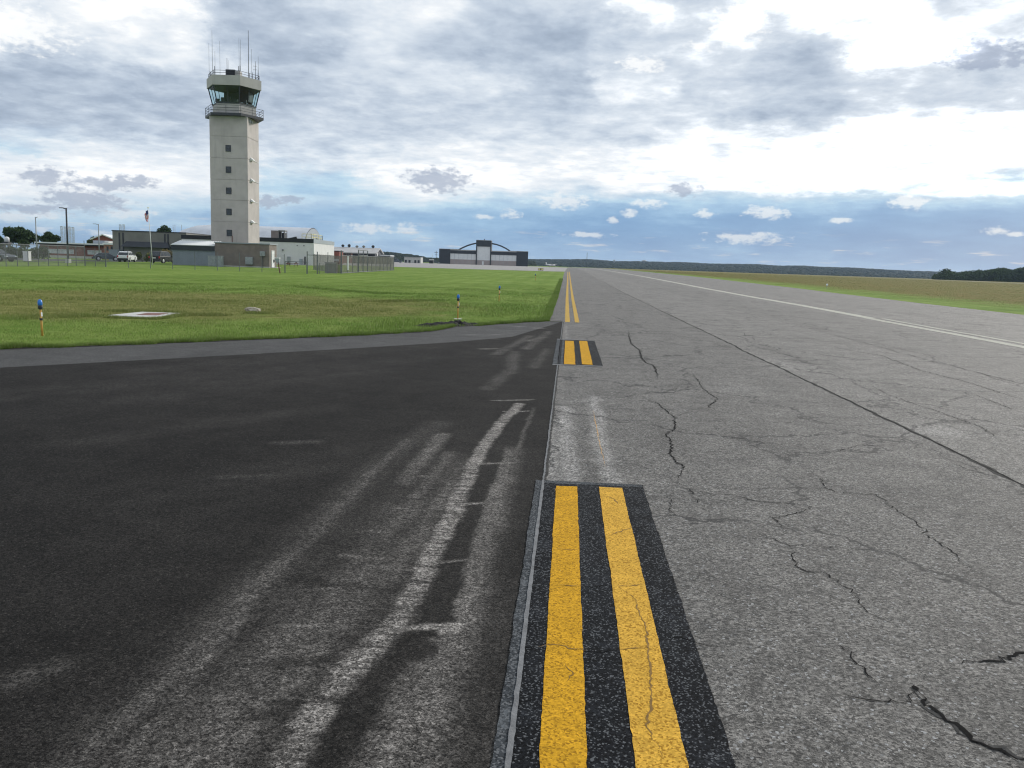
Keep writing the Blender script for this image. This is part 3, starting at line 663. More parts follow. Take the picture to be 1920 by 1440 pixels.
CRACKS = [  # (width in mm, traced points)
 (9, [(1178,620),(1180,634),(1184,646),(1200,658),(1202,672),(1212,682),(1226,686),(1232,704),(1232,713)]),
 (6, [(1108,524),(1121,533),(1139,542),(1156,556),(1167,562),(1178,567),(1193,581),(1178,600),(1178,620)]),
 (6, [(1156,594),(1167,601),(1174,609),(1187,615)]), (5, [(1143,607),(1152,620),(1180,633)]),
 (14, [(1200,742),(1216,752),(1234,758),(1254,776),(1266,784),(1264,796),(1266,806),(1248,817),(1256,826),(1259,838),(1257,853),(1264,864),(1280,877),(1274,895),(1270,905),(1284,918)]),
 (7, [(1266,806),(1286,808),(1318,816),(1375,822),(1423,830),(1471,836),(1519,842),(1571,847),(1603,838),(1663,836),(1711,840),(1763,838)]),
 (9, [(1298,702),(1310,716),(1316,726),(1326,736),(1346,750),(1328,762),(1342,771),(1375,774),(1395,774)]),
 (5, [(1234,758),(1262,756),(1290,756)]), (5, [(1266,784),(1286,775),(1342,771)]), (5, [(1120,736),(1150,737),(1174,739),(1200,742)]),
 (5, [(1278,726),(1256,733),(1240,740)]), (5, [(1232,713),(1200,712),(1152,711)]), (5, [(1287,846),(1340,848),(1385,853)]),
 (6, [(1214,919),(1246,923),(1318,925),(1382,933),(1427,943),(1463,945),(1511,947)]),
 (6, [(1364,929),(1399,936),(1430,944),(1469,948),(1512,949),(1516,958),(1496,963),(1446,975),(1484,1008)]),
 (7, [(1480,1022),(1486,1047),(1488,1063),(1512,1074),(1554,1082),(1572,1096),(1601,1113),(1607,1129),(1628,1156),(1663,1168),(1683,1183)]),
 (6, [(1407,1004),(1457,1016),(1484,1024),(1535,1027),(1578,1030),(1613,1036)]), (4, [(1488,1063),(1455,1062),(1420,1066)]),
 (8, [(1504,880),(1539,899),(1539,909),(1558,923),(1593,927),(1640,930),(1671,952),(1694,966),(1726,989),(1733,1004),(1768,1024),(1792,1041),(1823,1073),(1862,1086)]),
 (5, [(1558,923),(1500,918),(1450,917),(1400,921)]),
 (6, [(1540,1195),(1570,1211),(1593,1226),(1607,1246),(1628,1273),(1644,1281),(1660,1283)]), (4, [(1558,1130),(1552,1122),(1562,1116)]),
 (7, [(1558,1308),(1609,1312),(1671,1319),(1702,1314),(1716,1296)]),
 (16, [(1712,1290),(1726,1310),(1741,1335),(1776,1354),(1807,1382),(1838,1397),(1877,1413),(1920,1426),(1985,1440)]),
 (15, [(1803,1249),(1827,1244),(1866,1240),(1904,1232),(1918,1218),(1960,1200)]),
 (8, [(1627,720),(1663,740),(1711,758),(1751,770),(1788,784),(1840,802),(1872,824),(1920,836)]),
 (8, [(1543,644),(1575,654),(1655,668),(1727,696),(1808,716),(1872,736),(1920,752)]), (8, [(1824,740),(1856,752),(1912,774)]),
 (6, [(1400,790),(1450,793),(1520,793),(1600,800),(1660,798)]), (5, [(1290,910),(1300,935),(1320,955)]), (5, [(1246,923),(1262,945),(1256,960),(1280,975)]),
 (6, [(1180,566),(1240,572),(1300,574)]), (5, [(1200,656),(1250,652),(1310,655)]), (5, [(1380,660),(1330,640),(1280,636),(1230,640)]),
 (4, [(1800,960),(1850,968),(1905,978)]), (4, [(1780,870),(1830,880),(1890,880)]), (5, [(1788,868),(1810,880),(1860,895)]), (4, [(1430,1345),(1460,1358),(1480,1352)]), (4, [(1420,1362),(1475,1366)]),
 (5, [(1330,560),(1400,580),(1480,600),(1560,625)]), (5, [(1290,545),(1370,566),(1460,590)]), (6, [(1340,600),(1420,640),(1520,690)]),
]
Vs, Fs, Ms = [VR], [FR], [np.zeros(len(FR), int)]; off = len(VR); da = [dustR]
def addrib(V, F, mi):
    global off
    Vs.append(V); Fs.append(F + off); Ms.append(np.full(len(F), mi)); off += len(V); da.append(np.zeros(len(V)))
for wd, pp in CRACKS:
    pts = L(*pp); wd = wd * min(1.9, max(1.0, float(np.mean([p[1] for p in pts])) / 9.0))
    addrib(*ribbon(pts, wd * .00098, .0115, 1.15, True, .03), 1)
    if wd >= 16: addrib(*ribbon(pts, wd * .0011, .0100, 1.1, True, .03), 2)
# the long construction joint and two fainter ones
jy = np.concatenate([np.arange(-5, 30, 1.0), np.arange(30, 100, 2.5)])
jx = 3.87 + (fb(jy * .5, jy * 0 + 2, 61) - .5) * .10
addrib(*ribbon(list(zip(jx, jy)), .017, .0115, .18, False, .12), 1)
addrib(*ribbon(list(zip(jx, jy)), .045, .0100, .3, False, .15), 2)
for x0, wj in ((7.6, .018), (15.8, .02), (19.3, .02)):
    addrib(*ribbon(list(zip(x0 + (fb(jy * .4, jy * 0 + x0, 63) - .5) * .25, jy)), wj, .0115, .3, False, .2), 2)
# a chipped hole
c0 = P(1716, 1294); ang_ = np.linspace(0, 2 * math.pi, 13)[:-1]
hv = np.array([(c0[0] + math.cos(t) * .012 * (.7 + .5 * rng.random()), c0[1] + math.sin(t) * .02 * (.7 + .5 * rng.random()), .0117) for t in ang_] + [(c0[0], c0[1], .0117)])
hf = np.array([(i, (i + 1) % 12, 12, 12) for i in range(12)])
me = np_mesh('runway', np.concatenate(Vs), np.concatenate(Fs), np.concatenate(Ms)); attr(me, 'dust', np.concatenate(da))
runway = structure(link('runway', me, None, [M['runway'], M['crack'], M['crackfine']]))
hm = MB(); hm.v = [tuple(v) for v in hv]; hm.f = [[i, (i + 1) % 12, 12] for i in range(12)]; hm.m = [0] * 12
hm.build('pavement_hole', M['crack'], runway)

# painted marks, straight in the world with slightly ragged edges
def strip(x0, x1, y0, y1, z, rag=.004, n=None, cs=4, fx0=None, fx1=None):
    n = n or int(max(8, (y1 - y0) / .04)); n = min(n, 900)
    ys_ = np.linspace(y0, y1, n); ys_ = np.unique(np.concatenate([ys_, YK[(YK > y0) & (YK < y1)]])); n = len(ys_)
    wob = lambda sd: rag * (.35 * rng.normal(0, 1, n) + 2.2 * (fb(ys_ * 3.0, ys_ * 0 + sd, 91) - .5)); a_ = (x0 if fx0 is None else fx0(ys_)) + wob(x0 * 7 + z * 900 + 3); b_ = (x1 if fx1 is None else fx1(ys_)) + wob(x1 * 9 + z * 700 + 11)
    t = np.linspace(0, 1, cs); X_ = a_[:, None] * (1 - t) + b_[:, None] * t; Y_ = np.repeat(ys_[:, None], cs, 1)
    Y_[0] += rng.normal(0, rag, cs); Y_[-1] += rng.normal(0, rag, cs)
    return np.stack([X_, Y_, zy(Y_) + z], -1).reshape(-1, 3), grid_faces(n, cs)
def marking(name, parts, mats, parent=runway):
    V = []; F = []; Mi = []; o_ = 0
    for (v, f, mi) in parts: V.append(v); F.append(f + o_); Mi.append(np.full(len(f), mi)); o_ += len(v)
    return link(name, np_mesh(name, np.concatenate(V), np.concatenate(F), np.concatenate(Mi)), parent, mats)
nearcr = [[(1160,1105),(1187,1125),(1199,1156),(1214,1191),(1214,1226),(1218,1253),(1222,1327),(1210,1366),(1230,1401),(1245,1432)], [(1137,934),(1150,938),(1160,950)], [(1145,1008),(1165,1000),(1188,992)], [(1160,1224),(1190,1222),(1214,1220)], [(1150,1104),(1180,1104),(1205,1100)]]
marking('black_marking_border', [(*strip(-.139, .645, 1.2, 6.62, .0125, .006, cs=8), 0), (*strip(-.195, -.1395, 1.2, 6.62, .0125, .005, cs=4), 2), (*strip(-.13, .64, 6.54, 6.622, .0135, .006, cs=6), 2)] + [(*ribbon(L(*q), .012, .0138), 1) for q in ([(975,1225),(1008,1218)], [(1098,1226),(1130,1228),(1160,1224)], [(1242,1199),(1300,1208),(1335,1213)], [(1094,1104),(1152,1104)])], [M['bpaint'], M['crack'], M['bworn']])
marking('yellow_marking', [(*strip(-.035, .13, 1.2, 6.46, .0150, .0035), 0)] + [(*ribbon(L(*q), .007, .0163, .7, True, .02), 1) for q in ([(1008,1218),(1032,1214),(1067,1220),(1098,1226)], [(1060,1250),(1070,1270),(1062,1285)], [(1039,1102),(1094,1104)], [(1041,1034),(1086,1036)])], [M['ypaint'], M['ycrack']])
marking('yellow_marking', [(*strip(.298, .478, 1.2, 6.49, .0150, .0035), 0)] + [(*ribbon(L(*q), .008, .0163, .7, True, .02), 1) for q in nearcr], [M['ypaint2'], M['ycrack']])
marking('black_marking_border', [(*strip(-.139, .65, 14.75, 19.95, .0125, .008, cs=8), 0), (*strip(-.225, -.1395, 14.75, 19.95, .0125, .008, cs=4), 1), (*strip(-.22, .64, 19.9, 20.03, .0135, .01, cs=6), 2), (*strip(-.22, .64, 14.68, 14.78, .0135, .01, cs=6), 2), (*strip(-.09, -.05, 14.8, 19.9, .0135, .01, cs=3), 1)], [M['bpaint'], M['bworn'], M['seal']])
marking('yellow_marking', [(*strip(-.03, .17, 14.82, 19.6, .0150, .006), 0)], [M['ypaint']])
marking('yellow_marking', [(*strip(.29, .475, 14.9, 19.7, .0150, .006), 0)] , [M['ypaint']])
for a_, b_ in ((-.07, .08), (.235, .375)):
    sh = lambda k: (lambda y: k - np.interp(y, [26, 46, 210], [0, .07, .35]))
    marking('yellow_marking', [(*strip(0, 0, 26.3, 205, .0130, .006, 500, 3, sh(a_), sh(b_)), 0)], [M['ypaintold']])
wl = lambda k: (lambda y: k + np.interp(y, [0, 22, 49, 166, 800], [11.75, 11.95, 12.75, 13.4, 14.2]) + (fb(y * .3, y * 0, 71) - .5) * .1)
marking('white_edge_line', [(*strip(0, 0, 36, 700, .013, .02, 700, 3, wl(-.22), wl(.34)), 0), (*strip(0, 0, 5, 36, .013, .02, 500, 3, wl(-.28), wl(.10)), 0), (*strip(0, 0, 5, 36, .013, .02, 500, 3, wl(.42), wl(.62)), 0)], [M['wpaint']])
# sealed seam between the apron and the runway: sealed bead plus grey run-out
V1 = strip(SEAM - .05, SEAM + .006, 1.2, 26.4, .0095, .006); 
marking('joint_sealant', [(*strip(SEAM - .008, SEAM + .012, 1.2, 6.6, .0175, .003), 0), (*strip(SEAM - .006, SEAM + .008, 6.6, 26.4, .0125, .005), 1), (*strip(SEAM + .012, SEAM + .03, 6.6, 26.4, .0120, .008), 2)], [M['seal'], M['seal'], M['crackfine']])
marking('orange_chalk_line', [(*ribbon(L((1112, 770), (1118, 800), (1124, 830), (1135, 878)), .006, .0105, .2), 0)], [M['orange']])

# concrete apron in front of the far hangar, and its grass edge; parallel taxiway strip across the field; drive behind the fence
def slab(name, poly_rows, z0, m):   # rows of (y, x0, x1)
    ys_ = np.array([r[0] for r in poly_rows], float); yy = np.unique(np.concatenate([ys_, YK[(YK > ys_[0]) & (YK < ys_[-1])]]))
    x0 = np.interp(yy, ys_, [r[1] for r in poly_rows]); x1 = np.interp(yy, ys_, [r[2] for r in poly_rows])
    t = np.linspace(0, 1, 12); X_ = x0[:, None] * (1 - t) + x1[:, None] * t; Y_ = np.repeat(yy[:, None], 12, 1)
    return structure(link(name, np_mesh(name, np.stack([X_, Y_, gz(X_, Y_) + z0], -1).reshape(-1, 3), grid_faces(len(yy), 12)), None, [m]))
slab('concrete_apron', [(180, -46, -44), (186, -50, -24), (198, -58, -4), (204, -62, -1.06), (300, -80, -1.1), (480, -150, -1.2), (560, -170, -1.25)], .02, M['concrete'])
slab('parallel_taxiway', [(60, 185, 193), (300, 196, 204), (900, 210, 218)], .02, M['concrete'])
slab('drive', [(104, -200, -64), (108, -200, -60)], .03, M['oldapron'])
slab('car_park', [(116, -260, -70), (150, -260, -70)], .03, M['oldapron'])

# ------------------------------------------------------------------ grass blades
def blades(name, xy, hgt, wid, lean=.5):
    n = len(xy); th = rng.random(n) * 2 * math.pi; dx, dy = np.cos(th), np.sin(th)
    z = gz(xy[:, 0], xy[:, 1]); le = hgt * lean * rng.random(n); ph = rng.random(n) * 2 * math.pi
    V = np.zeros((n, 3, 3)); V[:, 0, 0] = xy[:, 0] - dx * wid; V[:, 0, 1] = xy[:, 1] - dy * wid; V[:, 1, 0] = xy[:, 0] + dx * wid; V[:, 1, 1] = xy[:, 1] + dy * wid
    V[:, 0, 2] = V[:, 1, 2] = z - .005; V[:, 2, 0] = xy[:, 0] + np.cos(ph) * le; V[:, 2, 1] = xy[:, 1] + np.sin(ph) * le; V[:, 2, 2] = z + hgt
    me_ = np_mesh(name, V.reshape(-1, 3), np.arange(3 * n).reshape(-1, 3)); attr(me_, 'tint', np.repeat(rng.random(n), 3))
    return me_
N = 330000
r_ = 11 * (75 / 11) ** rng.random(N); th = np.radians(-40 + 40 * rng.random(N)); gxy = np.stack([r_ * np.sin(th), r_ * np.cos(th)], 1)
okm = np.where(gxy[:, 1] < 26.6, gxy[:, 0] < xb(gxy[:, 1]) - .02, gxy[:, 0] < rx0(gxy[:, 1]) - .02)
gxy = gxy[okm]; dist = np.hypot(gxy[:, 0], gxy[:, 1])
patch = fb(gxy[:, 0] * .45 + 20, gxy[:, 1] * .45, 41)
edge = np.where(gxy[:, 1] < 26.6, xb(gxy[:, 1]) - gxy[:, 0], rx0(gxy[:, 1]) - gxy[:, 0])
hgt = (.022 + .034 * rng.random(len(gxy)))*np.clip((80-dist)/35,.15,1) * (.25 + 2.6 * patch ** 2) * (1 + .55 * np.exp(-edge / .8))
soilc = P(852, 611.5); ks = np.hypot(((gxy[:, 0] - soilc[0]) * .74 + (gxy[:, 1] - soilc[1]) * .67) / 1.0, (-(gxy[:, 0] - soilc[0]) * .67 + (gxy[:, 1] - soilc[1]) * .74 - .15) / .3) > 1
me = blades('grass', gxy[ks], hgt[ks], .0032 * dist[ks] / 15)
o = tag(link('grass', me, None, [M['blade']]), 'short mown green grass of the lawn left of the runway', 'grass', None, 'stuff')
# taller fringe hanging over the pavement edge
ts = rng.random(52000) * (len(edgeL) - 1); i0 = ts.astype(int); fr = ts - i0; E_ = np.array(edgeL)
exy = E_[i0] * (1 - fr[:, None]) + E_[np.minimum(i0 + 1, len(edgeL) - 1)] * fr[:, None]
nrm = np.array([-.75, .66]); exy = exy + nrm * (np.abs(rng.normal(0, .16, len(exy))) - .05)[:, None] + nrm * ((fb(exy[:, 0] * 1.6, exy[:, 1] * 1.6, 44) - .55) * .42)[:, None]
y3 = 26.6 + 80 * rng.random(26000) ** 1.6; e3 = np.stack([rx0(y3) - np.abs(rng.normal(0, .14, len(y3))) + .06 * fb(y3 * 2, y3 * 0, 45), y3], 1)
tuft = []
for pts_t, sp_t, n_t in ((((60, 527), (330, 533)), .5, 3500), (((200, 545), (480, 543)), .8, 2500), (((560, 538), (640, 545), (720, 551)), .35, 3500), (((690, 566), (830, 563)), .3, 3000), (((10, 598), (190, 592)), .22, 4500), (((205, 583), (320, 585)), .25, 3500), (((330, 592), (420, 591)), .2, 2500), (((100, 560), (420, 566)), .9, 2500), (((470, 587), (500, 588)), .2, 900), (((196, 596), (292, 599), (345, 592)), .07, 2600)):
    q_ = np.array(L(*pts_t)); tt_ = rng.random(n_t) * (len(q_) - 1); ii_ = tt_.astype(int); ff_ = (tt_ - ii_)[:, None]
    tuft.append(q_[ii_] * (1 - ff_) + q_[np.minimum(ii_ + 1, len(q_) - 1)] * ff_ + rng.normal(0, sp_t, (n_t, 2)) * np.array([1, 1]))
exy = np.concatenate([exy, e3] + tuft); pe = fb(exy[:, 0] * 1.5, exy[:, 1] * 1.5, 47)
kk = (np.hypot(((exy[:, 0] - soilc[0]) * .74 + (exy[:, 1] - soilc[1]) * .67) / 1.0, (-(exy[:, 0] - soilc[0]) * .67 + (exy[:, 1] - soilc[1]) * .74 - .15) / .35) > 1) | (rng.random(len(exy)) < .08); exy = exy[kk]; pe = pe[kk]
me = blades('grass_fringe', exy, (.04 + .06 * rng.random(len(exy))) * (.3 + 1.2 * pe), .0042 * np.hypot(exy[:, 0], exy[:, 1]) / 15, .9)
tag(link('grass_fringe', me, None, [M['blade']]), 'longer uneven grass fringe along the pavement edge', 'grass', None, 'stuff')
# dark earth lip under the fringe
V, F = ribbon([tuple(E_[0] + nrm * .3 + (E_[0] - E_[1]) * 2)] + [tuple(p + nrm * .02) for p in E_] + [(-.75, 27.0)], .20, .012, .25, False, .15)
tag(link('earth_edge', np_mesh('earth_edge', V, F), None, [mat('dark_earth', (.022, .017, .012), .95, .4, 20, bump=.8, bscale=30)]), 'dark bare earth lip between the lawn and the apron', 'earth', None, 'stuff')
# rough tall grass over the runway
N = 90000
yq = 40 * (420 / 40) ** rng.random(N); xq = 28 + (190 - 28) * rng.random(N) ** 1.5; kq = xq < yq * .62 + 6; rq = np.stack([xq, yq], 1)[kq]
pq = fb(rq[:, 0] * .12, rq[:, 1] * .12, 51); dq = np.hypot(rq[:, 0], rq[:, 1])
me = blades('field_grass', rq, (.03 + .06 * rng.random(len(rq))) * (.3 + 1.1 * pq) * np.interp(rq[:, 0], [28, 36], [.3, 1]), .012 * dq / 60, .8)
tag(link('field_grass', me, None, [M['blade']]), 'rough brownish field grass right of the runway', 'grass', None, 'stuff')

# ------------------------------------------------------------------ hills and woods
ICO = None
def ico():
    import bmesh
    bm = bmesh.new(); bmesh.ops.create_icosphere(bm, subdivisions=2, radius=1.0)
    v = np.array([q.co[:] for q in bm.verts]); f = np.array([[x.index for x in q.verts] for q in bm.faces]); bm.free(); return v, f
ICO = ico()
def canopy(name, cx, cy, cz, rad, squash=.6, jag=.16):
    v, f = ICO; n = len(cx); k = len(v)
    Vn = v[None] * (1 + jag * (rng.random((n, k, 1)) - .5) * 2) * rad[:, None, None]
    Vn[:, :, 2] *= squash
    Vn += np.stack([cx, cy, cz], 1)[:, None]
    F_ = (f[None] + (np.arange(n) * k)[:, None, None]).reshape(-1, 3)
    me_ = np_mesh(name, Vn.reshape(-1, 3), F_, None, True); attr(me_, 'tint', np.repeat(rng.random(n), k)); return me_
def ridge(name, prof, dist, depth, ncr, rad, label):
    xs_ = [p[0] for p in prof]; ys_ = [p[1] for p in prof]
    px_ = np.linspace(xs_[0], xs_[-1], 160); us = []; zs_ = []
    for q in px_:
        u_, z_ = UZ(q, float(np.interp(q, xs_, ys_)), dist); us.append(u_); zs_.append(z_)
    us, zs_ = np.array(us), np.array(zs_)
    top = np.maximum(zs_ - rad * (.75 if dist < 2000 else .35), .3)
    V = []; steps = np.array([-depth, -depth * .6, -depth * .25, 0, depth * .5]); hh = np.array([.0, .35, .8, 1.0, .5])
    Vg = np.zeros((len(steps), len(us), 3))
    for i, (s_, h_) in enumerate(zip(steps, hh)):
        sc_ = (dist + s_) / dist
        X_, Y_ = uvw(us * sc_, dist + s_); Vg[i, :, 0] = X_; Vg[i, :, 1] = Y_; Vg[i, :, 2] = -1 + (top + 1) * h_
    structure(link('hill', np_mesh('hill', Vg.reshape(-1, 3), grid_faces(len(steps), len(us)), smooth=True), None, [M['wood_far']]))
    t = rng.random(ncr); d_ = np.where(rng.random(ncr) < .45, rng.normal(0, depth * .03, ncr), -depth * rng.random(ncr))
    u_ = np.interp(t, np.linspace(0, 1, len(us)), us); h_ = np.interp(d_, steps, hh); tp = np.interp(t, np.linspace(0, 1, len(us)), top)
    sc_ = (dist + d_) / dist; X_, Y_ = uvw(u_ * sc_, dist + d_); r2_ = rad * (.45 + .75 * rng.random(ncr))
    me_ = canopy(name, X_, Y_, -1 + (tp + 1) * h_ + r2_ * .15, r2_)
    tag(link(name, me_, None, [M['wood_far']]), label, 'forest', None, 'stuff')
ridge('forest', [(985, 487.5), (1060, 488), (1100, 487.5), (1130, 489.5), (1150, 491.5), (1200, 491.5), (1250, 493), (1280, 493), (1330, 496), (1420, 497), (1460, 500), (1500, 499.5), (1540, 502), (1600, 503.5), (1660, 507), (1700, 509), (1760, 511), (1900, 515), (1990, 518)], 2600, 900, 9000, 6.5, 'long low wooded ridge closing the horizon behind the runway end')
ridge('forest', [(560, 468), (640, 467), (700, 470), (720, 472.5), (740, 473.5), (760, 477), (765, 476), (790, 480.5), (800, 483), (830, 484.5), (1000, 489)], 1250, 350, 2200, 4.5, 'darker wooded rise behind the hangars, left of the arched hangar')
# dark wood at the right edge of the field
def leafcloud(name, lobes, n, size, parent, m):
    ls = np.array(lobes); wv = ls[:, 3] ** 2; pick = rng.choice(len(ls), n, p=wv / wv.sum()); q = ls[pick]
    d = rng.normal(0, 1, (n, 3)); d /= np.linalg.norm(d, axis=1)[:, None]
    rr_ = q[:, 3] * (.55 + .5 * rng.random(n)) * (1 - .12 * rng.random(n))
    c = q[:, :3] + d * rr_[:, None] * np.array([1, 1, .85])
    a1 = rng.normal(0, 1, (n, 3)); a1 /= np.linalg.norm(a1, axis=1)[:, None]; a2 = np.cross(a1, rng.normal(0, 1, (n, 3))); a2 /= np.linalg.norm(a2, axis=1)[:, None]
    s_ = size * (.5 + rng.random(n))[:, None]
    V = np.stack([c - a1 * s_, c + a2 * s_ * .6, c + a1 * s_, c - a2 * s_ * .6], 1).reshape(-1, 3)
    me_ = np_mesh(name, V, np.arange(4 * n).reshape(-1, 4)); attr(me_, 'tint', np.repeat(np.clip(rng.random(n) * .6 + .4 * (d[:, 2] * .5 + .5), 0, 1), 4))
    return link(name, me_, parent, [m])
WOOD = [(1745, 523), (1762, 512), (1772, 503), (1780, 507), (1800, 512), (1815, 507), (1850, 505), (1880, 502), (1900, 504), (1925, 499), (1990, 496)]
lob = []
for k in range(150):
    px_ = 1752 + 250 * rng.random() ** .9; v_ = 640 + 90 * rng.random(); top_ = float(np.interp(px_, [p[0] for p in WOOD], [p[1] for p in WOOD])) + 2 + rng.random() * 2
    u_, z_ = UZ(px_, top_, v_); rad_ = 2.4 + 2.2 * rng.random(); x_, y_ = uvw(u_, v_)
    for zz_ in np.arange(max(2.5, z_ - rad_ * .55), .8, -3.0): lob.append((x_ + rng.normal(0, 1), y_, zz_, rad_ * (1 if zz_ > z_ - rad_ - 1 else .9)))
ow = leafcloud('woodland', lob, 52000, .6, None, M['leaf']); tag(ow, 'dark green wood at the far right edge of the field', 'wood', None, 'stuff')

def tree(name, label, px_, ytop, ybase, wpx, v, n, leaf, seed, lobes=9, group=None):
    r_ = random.Random(seed); u_, zt = UZ(px_, ytop, v); s_ = v / FPX; zb = gz_uv(u_, v)
    root = thing(name, label, 'tree', u_, v, zb, group); h = zt - zb; rw = wpx * s_ / 2
    b = MB(); b.tube((0, 0, -.2), (.1, 0, h * .35), h * .035, h * .026, 9); b.tube((.1, 0, h * .35), (0, .1, h * .7), h * .026, h * .012, 8)
    ls = []
    for i in range(lobes):
        t = i / lobes * 2 * math.pi + r_.random(); q = r_.uniform(.25, .72); hz = h * r_.uniform(.38, .80)
        c_ = (math.cos(t) * rw * q, math.sin(t) * rw * q, hz); ls.append((*c_, rw * r_.uniform(.20, .36)))
        b.tube((.05, .02, h * r_.uniform(.28, .5)), tuple(x * .85 for x in c_), h * .014, h * .005, 6)
    ls += [(0, 0, h - rw * .42, rw * .42), (rw * .35, 0, h - rw * .62, rw * .38), (-rw * .38, 0, h - rw * .7, rw * .4)]; ls.append((rw * .1, 0, h * .6, rw * .5))
    b.build('trunk', M['bark'], root, True)
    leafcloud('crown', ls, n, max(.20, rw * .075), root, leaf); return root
tree('broadleaf_tree', 'big dark broadleaf tree at the far left, widest of the trees', 37, 423, 458, 62, 215, 6500, M['leaf'], 3, 17)
tree('broadleaf_tree', 'rounded dark tree right behind the white-edged brick roof', 91, 433, 458, 42, 215, 4500, M['leaf'], 5, 9)
tree('broadleaf_tree', 'smaller tree cut off by the left edge of the photo', -4, 440, 460, 34, 225, 2600, M['leaf'], 9, 7)
tree('broadleaf_tree', 'yellowish green tree behind the roof box of the brick building', 176, 442, 458, 36, 260, 2600, M['leafy'], 12, 7)
tree('broadleaf_tree', 'dark tree rising over the grey block warehouse roof', 308, 420.5, 450, 36, 240, 3600, M['leaf'], 15, 8)
u0, _ = UZ(-70, 470, 150); u1, _ = UZ(88, 470, 150); hdg = thing('hedge', 'dark overgrown hedge behind the left chain-link fence', 'hedge', (u0 + u1) / 2, 150); zt_ = UZ(10, 460, 150)[1] - hdg.location.z
lsx = [((rnd.random() - .5) * (u1 - u0), rnd.uniform(-.6, .6), rnd.uniform(.3, zt_ - .5), rnd.uniform(.6, .9)) for _ in range(110)]
b = MB()
for l_ in lsx[::6]: b.tube((l_[0], 0, -.2), (l_[0] + .1, l_[1], l_[2]), .05, .02, 5)
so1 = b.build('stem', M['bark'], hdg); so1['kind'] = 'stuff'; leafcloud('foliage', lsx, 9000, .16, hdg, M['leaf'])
def shrub(name, label, px_, v, wd, h, m, n, seed):
    r_ = random.Random(seed); u_, _ = UZ(px_, 480, v); root = thing(name, label, 'shrub', u_, v)
    ls = [((r_.random() - .5) * wd, (r_.random() - .5) * .8, h * r_.uniform(.3, .7), h * r_.uniform(.25, .38)) for _ in range(7)]
    b = MB()
    for l_ in ls: b.tube((l_[0] * .4, 0, -.1), l_[:3], .03, .012, 5)
    so2 = b.build('stem', M['bark'], root); so2['kind'] = 'stuff'; leafcloud('foliage', ls, n, .12, root, m)
shrub('shrub', 'dry tan bush behind the black car', 313, 146, 5.0, 2.5, M['dry'], 1400, 2)
shrub('shrub', 'low brownish brush between the white car and flagpole', 272, 143, 4.0, 1.7, M['leafy'], 900, 3)
shrub('shrub', 'small dark bush at the foot of the shed wall', 400, 116.0, .7, .9, M['leaf'], 500, 4)

# ------------------------------------------------------------------ control tower
VT = 126.0
uL, _ = UZ(394.5, 350, VT); uR, _ = UZ(464.8, 350, VT); uc = (uL + uR) / 2; hw = (uR - uL) / 2; vc = VT + hw
zb = gz_uv(uc, VT) - .3
tw = thing('control_tower', 'tall square concrete airport control tower with six-sided glass cab and antennas', 'control tower', uc, vc, zb)
Z = lambda py, dv=-hw: UZ(440, py, vc + dv)[1] - zb
ztop = Z(216.5)
b = MB(); seams = sorted([Z(y) for y in (256, 297, 337, 375.5, 416)]); zs_ = [0] + seams + [ztop]
for i, (a_, c_) in enumerate(zip(zs_[:-1], zs_[1:])):
    b.box(-hw, hw, -hw, hw, a_ + (.0 if i == 0 else .03), c_ - .03); 
    if i < len(zs_) - 2: b.box(-hw + .05, hw - .05, -hw + .05, hw - .05, c_ - .03, c_ + .03)
b.build('shaft', M['tower'], tw)
def window(parent, xc, zc, wd, ht, y, pane=M['glass'], frame=M['grey'], bars=1, axis='y', sgn=-1):
    f = MB(); t = .06; d = .05
    def bx(mb, x0, x1, d0, d1, z0, z1):
        lo, hi = sorted((y + sgn * d0, y + sgn * d1))
        if axis == 'y': mb.box(x0, x1, lo, hi, z0, z1)
        else: mb.box(lo, hi, x0, x1, z0, z1)
    x0, x1, z0, z1 = xc - wd / 2, xc + wd / 2, zc - ht / 2, zc + ht / 2
    bx(f, x0 - t, x0, 0.002, d, z0 - t, z1 + t); bx(f, x1, x1 + t, 0.002, d, z0 - t, z1 + t); bx(f, x0, x1, 0.002, d, z1, z1 + t); bx(f, x0, x1, 0.002, d + .04, z0 - t, z0)
    for i in range(bars): bx(f, x0, x1, 0.02, d - .01, z0 + ht * (i + 1) / (bars + 1) - .02, z0 + ht * (i + 1) / (bars + 1) + .02)
    fo = f.build('window', frame, parent); g = MB(); bx(g, x0, x1, 0.003, .015, z0, z1); g.build('pane', pane, fo); return fo
for yp in (278.5, 318.5, 358, 397.5, 437):
    window(tw, UZ(428 + (yp - 278) * .013, yp, VT)[0] - uc, Z(yp), .66, .78, -hw, M['glass'], M['dark'])
for yp in (299, 337.8, 376, 415):
    h_ = MB(); yv = -hw + .30 * 2 * hw; zz_ = Z(yp, 0)
    h_.loft([[(hw + .002, yv - .45, zz_ - .25), (hw + .002, yv + .5, zz_ - .25), (hw + .002, yv + .5, zz_ + .22), (hw + .002, yv - .45, zz_ + .22)], [(hw + .42, yv - .42, zz_ - .22), (hw + .42, yv + .45, zz_ - .22), (hw + .42, yv + .45, zz_ - .10), (hw + .42, yv - .42, zz_ - .10)]])
    h_.build('vent_hood', M['white'], tw)
    h2 = MB(); h2.tube((hw + .03, yv + .5, zz_ - .12), (hw + .03, hw, zz_ - .12), .03, None, 6); h2.build('conduit', M['white'], tw)
pp_ = MB(); pu = UZ(435.5, 445, VT)[0] - uc; pp_.tube((pu, -hw - .06, Z(455)), (pu, -hw - .06, Z(442)), .05); pp_.build('pipe', M['rust'], tw)
for dy in (-1.6, -.9):
    q = MB(); q.box(hw + .002, hw + .12, dy - .12, dy + .12, Z(232, 0), Z(227, 0)); q.build('junction_box', M['grey'], tw)
